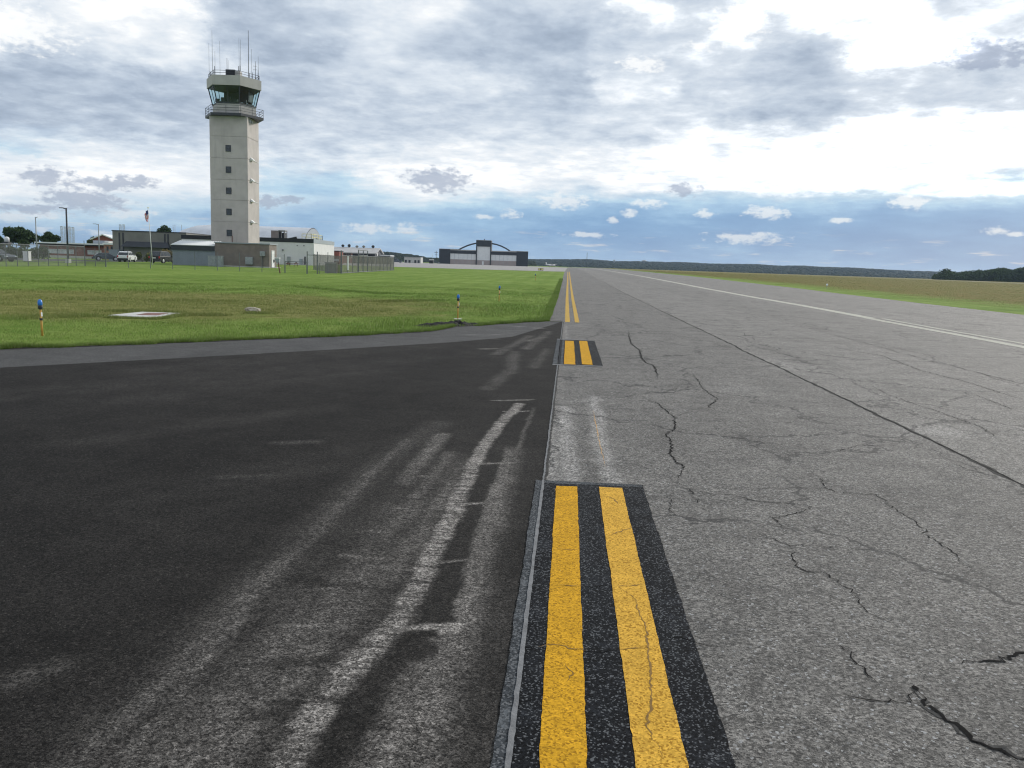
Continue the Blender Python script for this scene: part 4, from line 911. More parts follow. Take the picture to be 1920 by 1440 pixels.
def hexr(Rr, z): return [(Rr * math.cos(math.radians(60 * k)), Rr * math.sin(math.radians(60 * k)), z) for k in range(6)]
RF, RG, RD = 3.98, 3.2, 4.28
zf1, zf0 = Z(140.9, -RF * .866), Z(159.6, -RF * .866); zg0 = Z(194.3, -RG * .866); zd1 = Z(211.5, -RD * .866); zd0 = Z(215.5, -RD * .866)
b = MB(); b.loft([hexr(RD, zd0 - .05), hexr(RD, zd1)]); b.build('balcony', M['dark'], tw)
b = MB(); b.loft([hexr(RG - .02, zd1 + .002), hexr(RG - .02, zg0)]); b.build('cab_wall', M['fascia'], tw)
b = MB(); b.loft([hexr(RG + .06, zg0 + .002), hexr(RG + .06, zg0 + .10)]); b.build('cab_sill', M['dark'], tw)
b = MB(); b.loft([hexr(RF, zf0), hexr(RF, zf1)], cap=False); b.loft([hexr(RF - .12, zf0), hexr(RF - .12, zf1)], cap=False)
b.loft([hexr(RF, zf1), hexr(RF - .12, zf1)], cap=False); b.loft([hexr(RF, zf0), hexr(RF - .12, zf0)], cap=False); b.build('roof_fascia', M['fascia'], tw)
b = MB(); b.loft([hexr(RF - .125, zf0 + .04), hexr(RF - .125, zf0 + .2)]); b.loft([hexr(RF - .125, zf1 - .3), hexr(RF - .125, zf1 - .15)]); b.build('cab_roof', M['black'], tw)
zgb, zgt = zg0 + .10, zf0 + .04; RB, RT = RG - .05, RF - .22
hb, ht_ = hexr(RB, zgb), hexr(RT, zgt)
def lerp(a_, c_, t): return tuple(a_[i] + (c_[i] - a_[i]) * t for i in range(3))
for k in range(6):
    j = (k + 1) % 6; g = MB(); g.face([hb[k], hb[j], ht_[j], ht_[k]]); g.build('cab_window', M['cabglass'], tw, rec=False)
    mu = MB(); mu.tube(hb[k], ht_[k], .085, None, 6); mu.build('mullion', M['dark'], tw)
    mu = MB(); mu.tube(lerp(hb[k], hb[j], .5), lerp(ht_[k], ht_[j], .5), .045, None, 6); mu.build('mullion', M['dark'], tw)
b = MB(); b.loft([hexr(RB - .25, zgb - .02), hexr(RB - .3, zgb + .22)])
for k, (x_, y_, h_) in enumerate(((-1.9, -1.6, .5), (-.9, -2.1, .62), (-.1, -2.2, .75), (.9, -2.0, .45), (1.9, -1.2, .5), (2.3, 0, .4), (-2.2, .4, .5), (.3, 1.9, .45), (-1.1, 1.8, .55), (1.4, 1.6, .4))):
    b.box(x_ - .28, x_ + .28, y_ - .12, y_ + .12, zgb + .2, zgb + .2 + h_)
b.build('control_desk', M['black'], tw)
b = MB(); b.box(-2.2, 2.0, 2.1, 2.5, zgb + 1.0, zgt); b.box(1.3, 2.0, .2, 2.0, zgb + .8, zgt); b.build('window_shade', M['black'], tw)
def rail(parent, Rr, z0, z1, nm, rails=(.5, 1.0), r=.03):
    b_ = MB(); c0_, c1_ = hexr(Rr, z0), hexr(Rr, z1)
    for k in range(6):
        j = (k + 1) % 6
        for t in (0, .5): b_.tube(lerp(c0_[k], c0_[j], t), lerp(c1_[k], c1_[j], t), r * 1.15, None, 6)
        for f_ in rails: b_.tube(lerp(c0_[k], c1_[k], f_), lerp(c0_[j], c1_[j], f_), r, None, 6)
    return b_.build(nm, M['dark'], parent)
rail(tw, RD - .06, zd1, Z(197, -RD * .866), 'balcony_railing', (.33, .66, 1.0))
rail(tw, RF - .3, zf1 - .16, Z(131.6, -RF * .866), 'roof_railing', (.6, 1.0))
ux = lambda px_, dv=0: UZ(px_, 135, vc + dv)[0] - uc
b = MB(); b.box(ux(425.5, -1.5), ux(442.5, -1.5), -2.1, -.4, zf1 - .15, Z(131.3, -1.8)); b.build('roof_cabinet', M['black'], tw)
b = MB(); b.box(ux(442.6, -1.5), ux(450.5, -1.5), -2.0, -.6, zf1 - .15, Z(132.5, -1.8)); b.build('roof_cabinet', M['fascia'], tw)
b = MB(); b.prism([(ux(452), zf1 - .15), (ux(460), zf1 - .15), (ux(459), zf1 + .45), (ux(453), zf1 + .3)], -.6, .4); b.build('roof_hatch', M['dark'], tw)
for (ax, ay, byy, th) in ((391.4, 81, 141, 1), (397.3, 57, 134, 1.4), (402.8, 96, 132, 1.2), (411.8, 77, 139, 1), (425.5, 109, 132, 2.0), (428, 113, 132, .9), (447.9, 72, 131, 1.2), (450.6, 74, 131, 1.2), (465.4, 57, 144, 2.4), (471.6, 92, 139, 1.2), (478.6, 115, 146, 2.2), (484, 105, 148, 1.4), (394, 134, 146, 3), (402.5, 124, 133, 3), (447, 124, 132, 2.6), (450, 123, 132, 2.6), (484, 131, 148, 3), (473.5, 136, 146, 2)):
    dv = -1.2 if ax < 455 else .2
    z1, z0 = UZ(ax, ay, vc + dv)[1] - zb, min(UZ(ax, byy, vc + dv)[1] - zb, zf1 + .1)
    xx0 = UZ(ax, ay, vc + dv)[0] - uc
    b = MB(); b.tube((xx0, dv, z0), (xx0, dv, z1), .022 * th, .014 * th, 6)
    if ax == 478.6: 
        for q in (.55, .75): b.tube((xx0 - .35, dv, z0 + (z1 - z0) * q), (xx0 + .2, dv, z0 + (z1 - z0) * q), .025, None, 5)
    b.build('antenna', M['galv'] if th < 2 else M['dark'], tw)

# ------------------------------------------------------------------ buildings round the tower
def bldg(name, label, px0, px1, v, dpt, cat='building', sink=.4):
    u0, _ = UZ(px0, 480, v); u1, _ = UZ(px1, 480, v); zg_ = gz_uv((u0 + u1) / 2, v)
    root = thing(name, label, cat, (u0 + u1) / 2, v + dpt / 2, zg_)
    return root, (u1 - u0) / 2, dpt / 2, lambda py, px_=None: UZ((px0 + px1) / 2 if px_ is None else px_, py, v)[1] - zg_, lambda px_: UZ(px_, 480, v)[0] - (u0 + u1) / 2
# brown brick annex
r0, hx, hy, zf, xf = bldg('brick_annex', 'low brown brick annex at the foot of the control tower', 403.5, 505, 118, 3.6)
hh = zf(457); b = MB(); b.box(-hx, hx, -hy, hy, -.4, hh); b.build('wall', M['brown'], r0)
b = MB(); b.box(-hx - .12, hx + .12, -hy - .12, hy + .1, hh + .002, hh + .14); b.build('roof', M['greyband'], r0)
b = MB(); b.box(hx + .003, hx + .06, -hy + 1.0, -hy + 2.15, 0, 2.25); d_ = b.build('door', M['white'], r0)
b = MB(); b.box(hx + .003, hx + .09, -hy + .88, -hy + .995, 0, 2.37); b.box(hx + .003, hx + .09, -hy + 2.155, -hy + 2.27, 0, 2.37); b.box(hx + .003, hx + .09, -hy + .995, -hy + 2.155, 2.255, 2.37); b.build('door_frame', M['white'], d_)
b = MB(); b.box(hx + .07, hx + .16, -hy + 1.75, -hy + 2.05, .75, 1.15); b.build('door_plate', M['dark'], d_)
b = MB(); b.box(hx + .01, hx + .9, -hy + .5, -hy + 2.6, -.3, .06); b.build('doorstep', M['padc'], r0)
for nm, x0p, x1p, y0p, y1p, m_ in (('electric_box', 461, 475, 495.5, 481.5, 'grey'), ('meter_box', 488.5, 497.5, 479, 470, 'grey'), ('meter_box', 403.8, 419, 493, 481, 'grey')):
    b = MB(); b.box(xf(x0p), xf(x1p), -hy - .38, -hy - .003, max(.05, zf(y0p)), zf(y1p)); b.build(nm, M[m_], r0, bevel=.03)
b = MB(); b.tube((xf(493), -hy - .06, 0), (xf(493), -hy - .06, zf(479)), .04); b.build('conduit', M['dark'], r0)
b = MB(); b.box(-hx, hx, -hy - .06, -hy - .003, -.2, .14); b.build('plinth', M['padc'], r0)
# grey-blue shed
r1, hx, hy, zf, xf = bldg('metal_shed', 'grey blue metal shed with dark fascia and pale sloped roof', 323.5, 402.8, 118, 3.0, 'shed')
zf1_, zf0_ = zf(459.5), zf(469.5)
b = MB(); b.box(-hx, hx, -hy, hy, -.4, zf0_)
for k in range(26): q = -hx + .12 + k * (2 * hx - .2) / 26; b.box(q, q + .05, -hy - .02, -hy - .001, -.3, zf0_ - .01)
b.build('wall', M['shed'], r1)
b = MB(); b.box(-hx - .1, hx, -hy - .18, -hy + .02, zf0_ + .002, zf1_); b.box(-hx - .1, -hx + .02, -hy + .022, hy, zf0_ + .002, zf1_); b.build('fascia', M['navy'], r1)
b = MB(); b.prismx([(-hy - .24, zf1_ + .003), (hy, zf1_ + .62), (hy, zf1_ + .55), (-hy - .24, zf1_ - .06)], -hx - .14, hx)
for k in range(24): q = -hx + k * 2 * hx / 24; b.prismx([(-hy - .26, zf1_ + .004), (-hy - .26, zf1_ + .05), (hy, zf1_ + .67), (hy, zf1_ + .62)], q, q + .05)
b.build('roof', M['roofw'], r1)
# transformer cabinets in front of the shed
def cabinet(name, label, px0, px1, y1, v, dpt, m_, cat='cabinet'):
    u0, _ = UZ(px0, 490, v); u1, z1 = UZ(px1, y1, v); g = gz_uv((u0 + u1) / 2, v); t = thing(name, label, cat, (u0 + u1) / 2, v, g); wx_ = (u1 - u0) / 2; hh_ = z1 - g
    b_ = MB(); b_.box(-wx_, wx_, -dpt / 2, dpt / 2, -.1, hh_); b_.build('body', m_, t, bevel=.03)
    b_ = MB(); b_.box(-wx_ - .04, wx_ + .04, -dpt / 2 - .04, dpt / 2 + .04, hh_ + .002, hh_ + .07); b_.build('lid', m_, t)
    b_ = MB(); b_.box(-wx_ * .8, -.02, -dpt / 2 - .03, -dpt / 2 - .003, .15, hh_ - .12); b_.build('door', m_, t); b_ = MB(); b_.box(.02, wx_ * .8, -dpt / 2 - .03, -dpt / 2 - .003, .15, hh_ - .12); b_.build('door', m_, t)
    return t
cabinet('utility_cabinet', 'wide pale grey utility cabinet before the shed, left of the pair', 392, 408, 480.5, 115.6, .8, M['grey'])
cabinet('utility_cabinet', 'narrow grey utility cabinet next to the wide cabinet and brick wall', 408.8, 417, 481, 114.6, .9, M['grey'])
cabinet('utility_cabinet', 'white equipment cabinet alone behind the left fence', 46, 55.5, 472, 112, .7, M['white'])
# long white building
r2_, hx, hy, zf, xf = bldg('white_building', 'long white flat-roofed building behind the tower with black parapet', 341, 588, 160, 18)
zw, zp = zf(455.8, 588), zf(448.2, 588)
b = MB(); b.box(-hx, hx, -hy, hy, -.6, zw); b.build('wall', M['whitewall'], r2_)
b = MB(); b.box(-hx - .05, hx - .002, -hy - .06, -hy + .3, zw + .002, zp); b.build('parapet', M['black'], r2_)
b = MB(); b.box(hx, hx + .06, -hy - .06, hy, zw + .002, zp - .02); b.box(-hx, hx - .002, -hy + .302, hy, zw + .002, zp - .35); b.build('parapet', M['greyband'], r2_)
b = MB(); b.box(hx - .03, hx + .08, -hy - .08, -hy - .003, -.3, zw); b.build('corner_trim', M['white'], r2_)
b = MB(); b.prism([(xf(541), zp + .0), (xf(556), zp + .35), (xf(557), zp + .0)], -hy - .08, -hy + .2); b.build('torn_flashing', M['black'], r2_)
b = MB(); q = zp - .2; ya, yb = -hy + .6, -hy + 9
for k in range(7):
    yy_ = ya + (yb - ya) * k / 6; b.tube((hx - .5, yy_, q - .3), (hx - .5, yy_, q + 1.15), .05, None, 6)
for f_ in (.55, 1.1): b.tube((hx - .5, ya, q + f_), (hx - .5, yb, q + f_), .05, None, 6)
for k in range(3):
    xx_ = hx - .5 - k * .9; b.tube((xx_, ya, q - .3), (xx_, ya, q + 1.15), .05, None, 6)
for f_ in (.0, .55, 1.1): b.tube((hx - .5, ya, q + f_), (hx - 2.3, ya, q + f_), .05, None, 6)
b.build('roof_railing', M['yellow'], r2_)
for px_, dy in ((606.5, 6), (614, 9)):
    b = MB(); b.tube((hx - .8 if px_ < 610 else hx - .4, -hy + dy, zp - .4), (hx - .8 if px_ < 610 else hx - .4, -hy + dy, zp + (.3 if px_ < 610 else .9)), .16 if px_ < 610 else .07); b.build('roof_pipe', M['grey'], r2_)
b = MB(); b.box(xf(529.5), xf(531.5), -hy - .35, -hy - .003, zf(467.5), zf(465.5)); b.build('wall_lamp', M['dark'], r2_)
for px_ in (557.5, 570):
    b = MB(); b.box(xf(px_) - .09, xf(px_) + .09, -hy - .12, -hy - .003, zf(457.9), zf(456.6)); b.build('wall_lamp', M['dark'], r2_)
for x0p, x1p, yt, nm, m_ in ((539, 544.5, 478.5, 'gas_meter', 'grey'), (562, 567, 482, 'wall_cabinet', 'greyband'), (571.2, 573.2, 477.5, 'drain_pipe', 'dark')):
    b = MB(); b.box(xf(x0p), xf(x1p), -hy - .3, -hy - .003, .1, zf(yt)); b.build(nm, M[m_], r2_, bevel=.03)
b = MB(); b.box(xf(558), xf(577), -hy - .9, -hy - .003, -.3, .1); b.build('doorstep', M['padc'], r2_)
# air unit on its roof
u0, z0 = UZ(509, 444, 166); u1, z1 = UZ(535, 432.8, 166); g = r2_.location.z + zp - .345
ac = thing('rooftop_air_unit', 'boxy brown rooftop air handling unit on the white building', 'air unit', (u0 + u1) / 2, 166.6, g); wx_ = (u1 - u0) / 2; hh_ = z1 - g
b = MB(); b.box(-wx_, wx_ * .05, -.9, .9, .25, hh_); b.build('cabinet', M['brown'], ac, bevel=.03)
b = MB(); b.box(wx_ * .06, wx_, -.9, .9, hh_ - .15, hh_ + .08); b.box(wx_ * .06, wx_, -.9, .9, .2, .35)
for q in (.1, .5, .94): b.box(wx_ * q - .05, wx_ * q + .05, -.9, -.8, .35, hh_ - .15); b.box(wx_ * q - .05, wx_ * q + .05, .8, .9, .35, hh_ - .15)
b.build('intake_frame', M['conc'], ac)
b = MB(); b.box(wx_ * .15, wx_ * .9, -.7, .7, .352, hh_ - .4); b.build('fan_block', M['black'], ac)
b = MB(); b.box(-wx_ - .05, wx_ + .05, -.95, .95, .0, .195); b.build('roof_curb', M['yellow'], ac)
# arched hangar behind
va, ra = 198.0, 11.0; ue, zr = UZ(588, 427.5, va); us_, _ = UZ(398, 440, va); g = .4
qh = thing('arched_hangar', 'pale arched sheet-metal hangar roof behind the white building', 'hangar', ue, va, g); zr = zr - g
def arc(xx_, sc_=1.0, n=20): return [(xx_, ra * sc_ * math.cos(math.pi * i / n), max(-.5, zr * sc_ * math.sin(math.pi * i / n))) for i in range(n + 1)]
x_l = us_ - ue; rings = [arc(x_l - ra * math.sin(t), max(.02, math.cos(t))) for t in np.linspace(math.pi / 2, 0, 7)]
nrib = 34; rings += [arc(x_l + (0 - x_l) * k / nrib, 1.0 + (.004 if k % 2 else 0)) for k in range(1, nrib + 1)]
b = MB(); b.loft(rings, cap=False, closed=False); b.build('roof', M['quonset'], qh, True)
b = MB(); b.loft([arc(-.05, .985), arc(.05, .985)]); b.build('end_wall', M['greyband'], qh)
for k in range(3):
    window(qh, -3.6 + 3.6 * k, zr * .48, 2.4, 1.5, .06, M['glass'], M['yellow'], 1, 'x', 1)
# grey block warehouse with dark mansard
r3, hx, hy, zf, xf = bldg('block_warehouse', 'grey concrete block warehouse with black mansard awning', 212, 350, 168, 14)
hh = zf(435.2); b = MB(); b.box(-hx, hx, -hy, hy, -1, hh); b.build('wall', M['conc'], r3)
b = MB(); b.box(-hx - .1, hx, -hy - .1, hy, hh + .002, hh + .16); b.build('roof', M['black'], r3)
b = MB(); za, zc = zf(453.8), zf(464); b.loft([[(xf(232), -hy - 1.3, zc), (xf(322), -hy - 1.3, zc), (xf(322), -hy - .003, zc), (xf(232), -hy - .003, zc)], [(xf(239), -hy - .35, za), (xf(316), -hy - .35, za), (xf(316), -hy - .003, za), (xf(239), -hy - .003, za)]]); b.build('awning', M['navy'], r3)
for px_ in (225, 232, 310, 316):
    b = MB(); b.box(xf(px_) - .12, xf(px_) + .12, -hy - .12, -hy - .003, 0, zf(438)); b.build('down_pipe', M['dark'], r3)
b = MB(); b.box(xf(214), xf(231), -hy - 2.2, -hy - .004, -.5, zf(470)); b.build('lean_to', M['shed'], r3)
# low red brick building with white roof edge
r4, hx, hy, zf, xf = bldg('brick_building', 'long low red brick building with white roof edge at left', 75, 196, 190, 14)
hh = zf(457.6); b = MB(); b.box(-hx, hx, -hy, hy, -1, hh - .3); b.build('wall', M['red'], r4)
b = MB(); b.box(-hx - .5, hx + .3, -hy - .9, hy, hh - .295, hh - .02); b.build('eave', M['black'], r4)
b = MB(); b.box(-hx - .6, hx + .4, -hy - 1.0, hy, hh - .018, hh + .26); b.build('roof', M['roofw'], r4)
for x0p, x1p in ((90, 103), (104.5, 114), (115.5, 126), (128, 138), (165, 177), (180, 190)):
    window(r4, (xf(x0p) + xf(x1p)) / 2, (zf(468.5) + zf(475.5)) / 2, xf(x1p) - xf(x0p), zf(468.5) - zf(475.5), -hy, M['paleglass'], M['white'], 1)
b = MB(); b.box(xf(163), xf(185), -hy + 3, -hy + 7, hh + .262, zf(449)); b.build('roof_box', M['greyband'], r4)
b = MB(); b.box(xf(185.2), xf(193), -hy + 2.8, -hy + 7, hh + .262, zf(450)); b.build('roof_box', M['padc'], r4)
b = MB(); b.box(-hx, hx, -hy - 3.2, -hy - 2.9, -.5, zf(479.6)); b.build('low_wall', M['padc'], r4)
r5, hx, hy, zf, xf = bldg('brick_wing', 'paler red brick wing with two dark windows beside the warehouse', 195, 216, 182, 8)
hh = zf(458.8); b = MB(); b.box(-hx, hx, -hy, hy, -1, hh); b.build('wall', M['pink'], r5)
b = MB(); b.box(-hx - .1, hx, -hy - .3, hy, hh + .002, hh + .35); b.build('roof', M['roofw'], r5)
for px_ in (202.2, 210): window(r5, xf(px_), (zf(463) + zf(469)) / 2, .3, .75, -hy, M['glass'], M['dark'], 0)
r6, hx, hy, zf, xf = bldg('gabled_building', 'dark red gabled building with white roof behind the warehouse', 175, 216, 232, 22)
ze, za = zf(449.5), zf(441); ap = xf(194.5); b = MB(); b.prism([(-hx, -1), (hx, -1), (hx, ze), (ap, za), (-hx, ze)], -hy, hy); b.build('wall', M['red'], r6)
b = MB(); b.prism([(ap, za + .003), (hx + .6, ze - .15), (hx + .6, ze + .12), (ap, za + .3)], -hy - .4, hy); b.prism([(-hx - .6, ze - .15), (ap - .01, za + .003), (ap - .01, za + .3), (-hx - .6, ze + .12)], -hy - .4, hy); b.build('roof', M['roofw'], r6)
b = MB(); b.tube((xf(205), 0, ze), (xf(205), 0, zf(434)), .09); b.build('vent_pipe', M['dark'], r6)
# brick and dark gable hangar right of the white building
r7, hx, hy, zf, xf = bldg('gable_roof_hangar', 'brick and black hangar with long grey gable roof', 617, 703, 255, 14, 'hangar')
ze, zr_ = zf(473.6), zf(464.8)
b = MB(); b.box(-hx, xf(661), -hy, hy, -.6, ze - .1); b.build('brick_wall', M['pink'], r7)
b = MB(); b.prismx([(-hy, -.6), (hy, -.6), (hy, ze - .1), (0, zr_ - .12), (-hy, ze - .1)], xf(661) + .003, hx); b.build('metal_wall', M['navy'], r7)
b = MB(); b.prismx([(-hy - .6, ze - .22), (0, zr_), (hy + .6, ze - .22), (hy + .6, ze + .05), (0, zr_ + .28), (-hy - .6, ze + .05)], -hx, hx + .5); b.build('roof', M['roofg'], r7)
for px_ in (640.3, 644.3, 648.3, 652.3, 656): window(r7, xf(px_), (zf(475.5) + zf(480.5)) / 2, .38, .85, -hy, M['glass'], M['dark'], 0)
b = MB(); b.box(xf(659), xf(660.6), -hy - .1, -hy - .003, zf(483), zf(478)); b.build('sign_plate', M['white'], r7)
b = MB(); b.box(xf(665), xf(700), -hy - .05, -hy - .003, 0, zf(477.5)); b.build('hangar_door', M['black'], r7)
b = MB(); b.box(hx + .003, hx + .06, -3.2, -1.8, zf(478), zf(473)); b.build('end_panel', M['white'], r7)
for px_, hh_ in ((634, .35), (646, .5), (661, .2), (674, .25), (692, .4)):
    b = MB(); b.lathe([(.25, zr_ + .1), (.25, zr_ + .4), (.5, zr_ + .5), (.45, zr_ + .5 + hh_), (.05, zr_ + .75 + hh_)], xf(px_), 0, 10); b.build('roof_vent', M['black'] if px_ not in (674, 661) else M['conc'], r7)
r8, hx, hy, zf, xf = bldg('flat_annex', 'small dark flat-roofed annex right of the gable hangar', 703.5, 731, 262, 8, 'annex')
hh = zf(480); b = MB(); b.box(-hx, hx, -hy, hy, -.5, hh); b.build('wall', M['navy'], r8); b = MB(); b.box(xf(712), hx + .2, -hy - .5, hy, hh + .002, hh + .3); b.build('roof', M['roofw'], r8)
r9, hx, hy, zf, xf = bldg('brick_shed', 'small dark red brick shed against the white building corner', 624.5, 636, 215, 5, 'shed')
hh = zf(471.5); b = MB(); b.box(-hx, hx, -hy, hy, -.5, hh); b.build('wall', M['red'], r9); b = MB(); b.box(-hx - .1, hx + .1, -hy - .1, hy, hh + .002, hh + .2); b.build('roof', M['black'], r9)
b = MB(); b.box(-hx + .1, hx - .1, -hy - .5, -hy - .003, .6, 1.2); b.build('counter', M['white'], r9)
# pale low building far behind, and a shed near the big hangar
ra_, hx, hy, zf, xf = bldg('pale_block', 'pale low flat building in front of the wooded rise', 758, 789, 420, 10)
hh = zf(482.8); b = MB(); b.box(-hx, hx, -hy, hy, -.5, hh); b.build('wall', M['padc'], ra_); b = MB(); b.box(-hx, hx, -hy - .2, hy, hh + .002, hh + .2); b.build('roof', M['roofg'], ra_)
for px_ in (761, 768, 779, 785):
    b = MB(); b.box(xf(px_) - .5, xf(px_) + .5, -hy - .06, -hy - .003, .2, 1.5); b.build('opening', M['dark'], ra_)
rb_, hx, hy, zf, xf = bldg('dark_shed', 'small dark shed with pale roof left of the arched hangar', 805, 812, 460, 4, 'shed')
hh = zf(488); b = MB(); b.box(-hx, hx, -hy, hy, -.5, hh); b.build('wall', M['black'], rb_); b = MB(); b.prismx([(-hy - .3, hh + .003), (hy, hh + .5), (-hy - .3, hh + .35)], -hx - .2, hx + .2); b.build('roof', M['roofg'], rb_)

# ------------------------------------------------------------------ far hangar with the arch
VH = 500.0; uh, zz_ = UZ(907, 496.2, VH); gh = gz_uv(uh, VH)
hg = thing('arch_hangar', 'wide black and white hangar with central tower and curved arch', 'hangar', uh, VH, gh)
X = lambda px_: UZ(px_, 480, VH)[0] - uh
Zl = lambda py, px_: UZ(px_, py, VH)[1] - gh
zblk = (Zl(467.4, 833) + Zl(471.2, 979)) / 2; zfas = (Zl(470.2, 870) + Zl(471.9, 945)) / 2; zdw = (Zl(476, 870) + Zl(478, 945)) / 2; zdt = (Zl(486.6, 870) + Zl(489, 945)) / 2; ztw = Zl(450.8, 906)
b = MB(); b.box(X(823.2), X(844), 0, 30, -1, zblk); b.build('side_block', M['navy'], hg)
b = MB(); b.box(X(968.3), X(990.2), 0, 30, -1, zblk); b.build('side_block', M['navy'], hg)
b = MB(); b.box(X(823.0), X(858), -.1, 30, zblk + .002, zblk + .25); b.box(X(955), X(990.4), -.1, 30, zblk + .002, zblk + .25); b.build('roof_edge', M['roofg'], hg)
for p0, p1 in ((844, 892.2), (920.6, 968.3)):
    b = MB(); b.box(X(p0) + .003, X(p1) - .003, .3, 29, zdw + .002, zfas); b.build('door_header', M['navy'], hg)
    b = MB(); b.box(X(p0), X(p1), .1, 29, zfas + .002, zfas + .5); b.build('roof_strip', M['roofg'], hg)
    b = MB(); b.box(X(p0) + .003, X(p1) - .003, .5, 1.0, zdt, zdw); d_ = b.build('hangar_door', M['white'], hg)
    b = MB(); b.box(X(p0) + .003, X(p1) - .003, .45, 1.0, -.5, zdt - .003); b.build('lower_panel', M['tan'], d_)
    b = MB(); n_ = 6
    for k in range(1, n_): q = X(p0) + (X(p1) - X(p0)) * k / n_; b.box(q - .04, q + .04, .40, .448, -.3, zdw - .02)
    b.build('panel_seam', M['greyband'], d_)
zt1 = Zl(462.2, 906); zt2 = Zl(488, 906)
b = MB(); b.box(X(892.2), X(894.2), -.2, 20, -1, zt1); b.box(X(918.8), X(920.6), -.2, 20, -1, zt1); b.box(X(892.2), X(920.6), -.2, 20, zt1 + .002, ztw); b.build('center_tower', M['navy'], hg)
b = MB(); b.box(X(892), X(920.8), -.3, 20, ztw + .002, ztw + .2); b.build('tower_coping', M['roofg'], hg)
b = MB(); b.tube((X(907.5), 0, ztw + .2), (X(907.5), 0, ztw + .8), .25); b.build('beacon', M['dark'], hg)
b = MB(); b.box(X(894.2) + .003, X(918.8) - .003, .2, .8, zt2, zt1); d_ = b.build('tall_door', M['white'], hg)
b = MB(); b.box(X(894.2) + .003, X(918.8) - .003, .15, .8, -.5, zt2 - .003); b.build('lower_panel', M['tan'], d_)
b = MB(); b.box(X(904.2), X(907.2), .02, .148, 0, 2.1); dd = b.build('small_door', M['white'], d_)
pts_ = [(858.4, 468.3), (866, 464.2), (875, 460.2), (883, 457.6), (892.2, 455.6)]
for side in (0, 1):
    pp2 = [(X(a_), Zl(y_, a_)) for a_, y_ in pts_] if side == 0 else [(X(a_), Zl(y_, a_)) for a_, y_ in ((920.6, 456.2), (930, 458.0), (939, 461.1), (948, 465.5), (956, 470.6))]
    rg = []
    for i, (x_, z_) in enumerate(pp2):
        i0_, i1_ = max(0, i - 1), min(len(pp2) - 1, i + 1); tx, tz = pp2[i1_][0] - pp2[i0_][0], pp2[i1_][1] - pp2[i0_][1]; l_ = math.hypot(tx, tz); nx_, nz_ = -tz / l_ * .38, tx / l_ * .38
        rg.append([(x_ + nx_, 4, z_ + nz_), (x_ - nx_, 4, z_ - nz_), (x_ - nx_, 6, z_ - nz_), (x_ + nx_, 6, z_ + nz_)])
    b = MB(); b.loft(rg); b.build('roof_arch', M['navy'], hg)

# ------------------------------------------------------------------ poles, masts, flag
def pole(name, label, px_, ytop, v, r, cat, arm=0, m_=None, group=None):
    u_, zt = UZ(px_, ytop, v); t = thing(name, label, cat, u_, v, None, group); h = zt - t.location.z; m_ = m_ or M['dark']
    b_ = MB(); b_.tube((0, 0, -.2), (0, 0, h), r, r * .75, 10); b_.build('pole', m_, t, True)
    if arm:
        b_ = MB(); b_.tube((0, 0, h - .1), (arm, 0, h - .02), r * .5, None, 6); b_.build('arm', m_, t)
        b_ = MB(); b_.box(min(0, arm) * .9 + (arm - .16 if arm < 0 else arm - .1), arm + (.05 if arm < 0 else .2), -.12, .12, h - .05, h + .05); b_.build('lamp_head', m_, t, bevel=.02)
        b_ = MB(); b_.box(-r * 2, r * 2, -r * 2, r * 2, -.2, .5); b_.build('base', M['padc'], t)
    return t
pole('street_lamp', 'tall dark lamp post, biggest one, rising over the left fence', 124, 390, 106, .13, 'lamp', -.35)
pole('street_lamp', 'thin grey lamp post beside the big tree', 66.5, 407, 175, .14, 'lamp', .25, M['grey'])
pole('street_lamp', 'slim lamp post in front of the gabled brick building', 184.5, 420, 176, .13, 'lamp', -.5, M['grey'])
def lattice(px_, ytop, v, label):
    u_, zt = UZ(px_, ytop, v); t = thing('lattice_mast', label, 'mast', u_, v, None, 'thin lattice masts behind the buildings'); h = zt - t.location.z; s_ = .22; b_ = MB()
    for a_, c_ in ((-s_, -s_), (s_, -s_), (s_, s_), (-s_, s_)): b_.tube((a_, c_, 0), (a_, c_, h), .05, None, 4)
    n = int(h / 1.1)
    for k in range(n):
        z0_, z1_ = h * k / n, h * (k + 1) / n; f_ = 1 if k % 2 else -1
        b_.tube((-s_ * f_, -s_, z0_), (s_ * f_, -s_, z1_), .025, None, 4); b_.tube((s_, -s_ * f_, z0_), (s_, s_ * f_, z1_), .025, None, 4)
    b_.box(-s_ * 1.2, s_ * 1.2, -s_ * 1.2, s_ * 1.2, h, h + .15); b_.build('mast', M['grey'], t)
for px_, yt, lb in ((115.5, 425, 'leftmost lattice mast left of the tall lamp post'), (122.0, 426, 'lattice mast half hidden behind the tall lamp post'), (130.5, 426, 'lattice mast just right of the tall lamp post'), (136.8, 427, 'fourth lattice mast, farther right of the tall lamp'), (225.5, 422, 'lattice mast above the left end of the block warehouse'), (232, 422, 'lattice mast above the warehouse, nearer the flag')):
    lattice(px_, yt, 250, lb)
for px_, lb in ((324.5, 'leftmost of the three thin poles over the warehouse roof'), (328, 'middle one of the three poles over the warehouse roof'), (340.5, 'pole next to the tower side over the warehouse roof')):
    pole('thin_pole', lb, px_, 421.5, 200, .07, 'pole', 0, M['grey'])
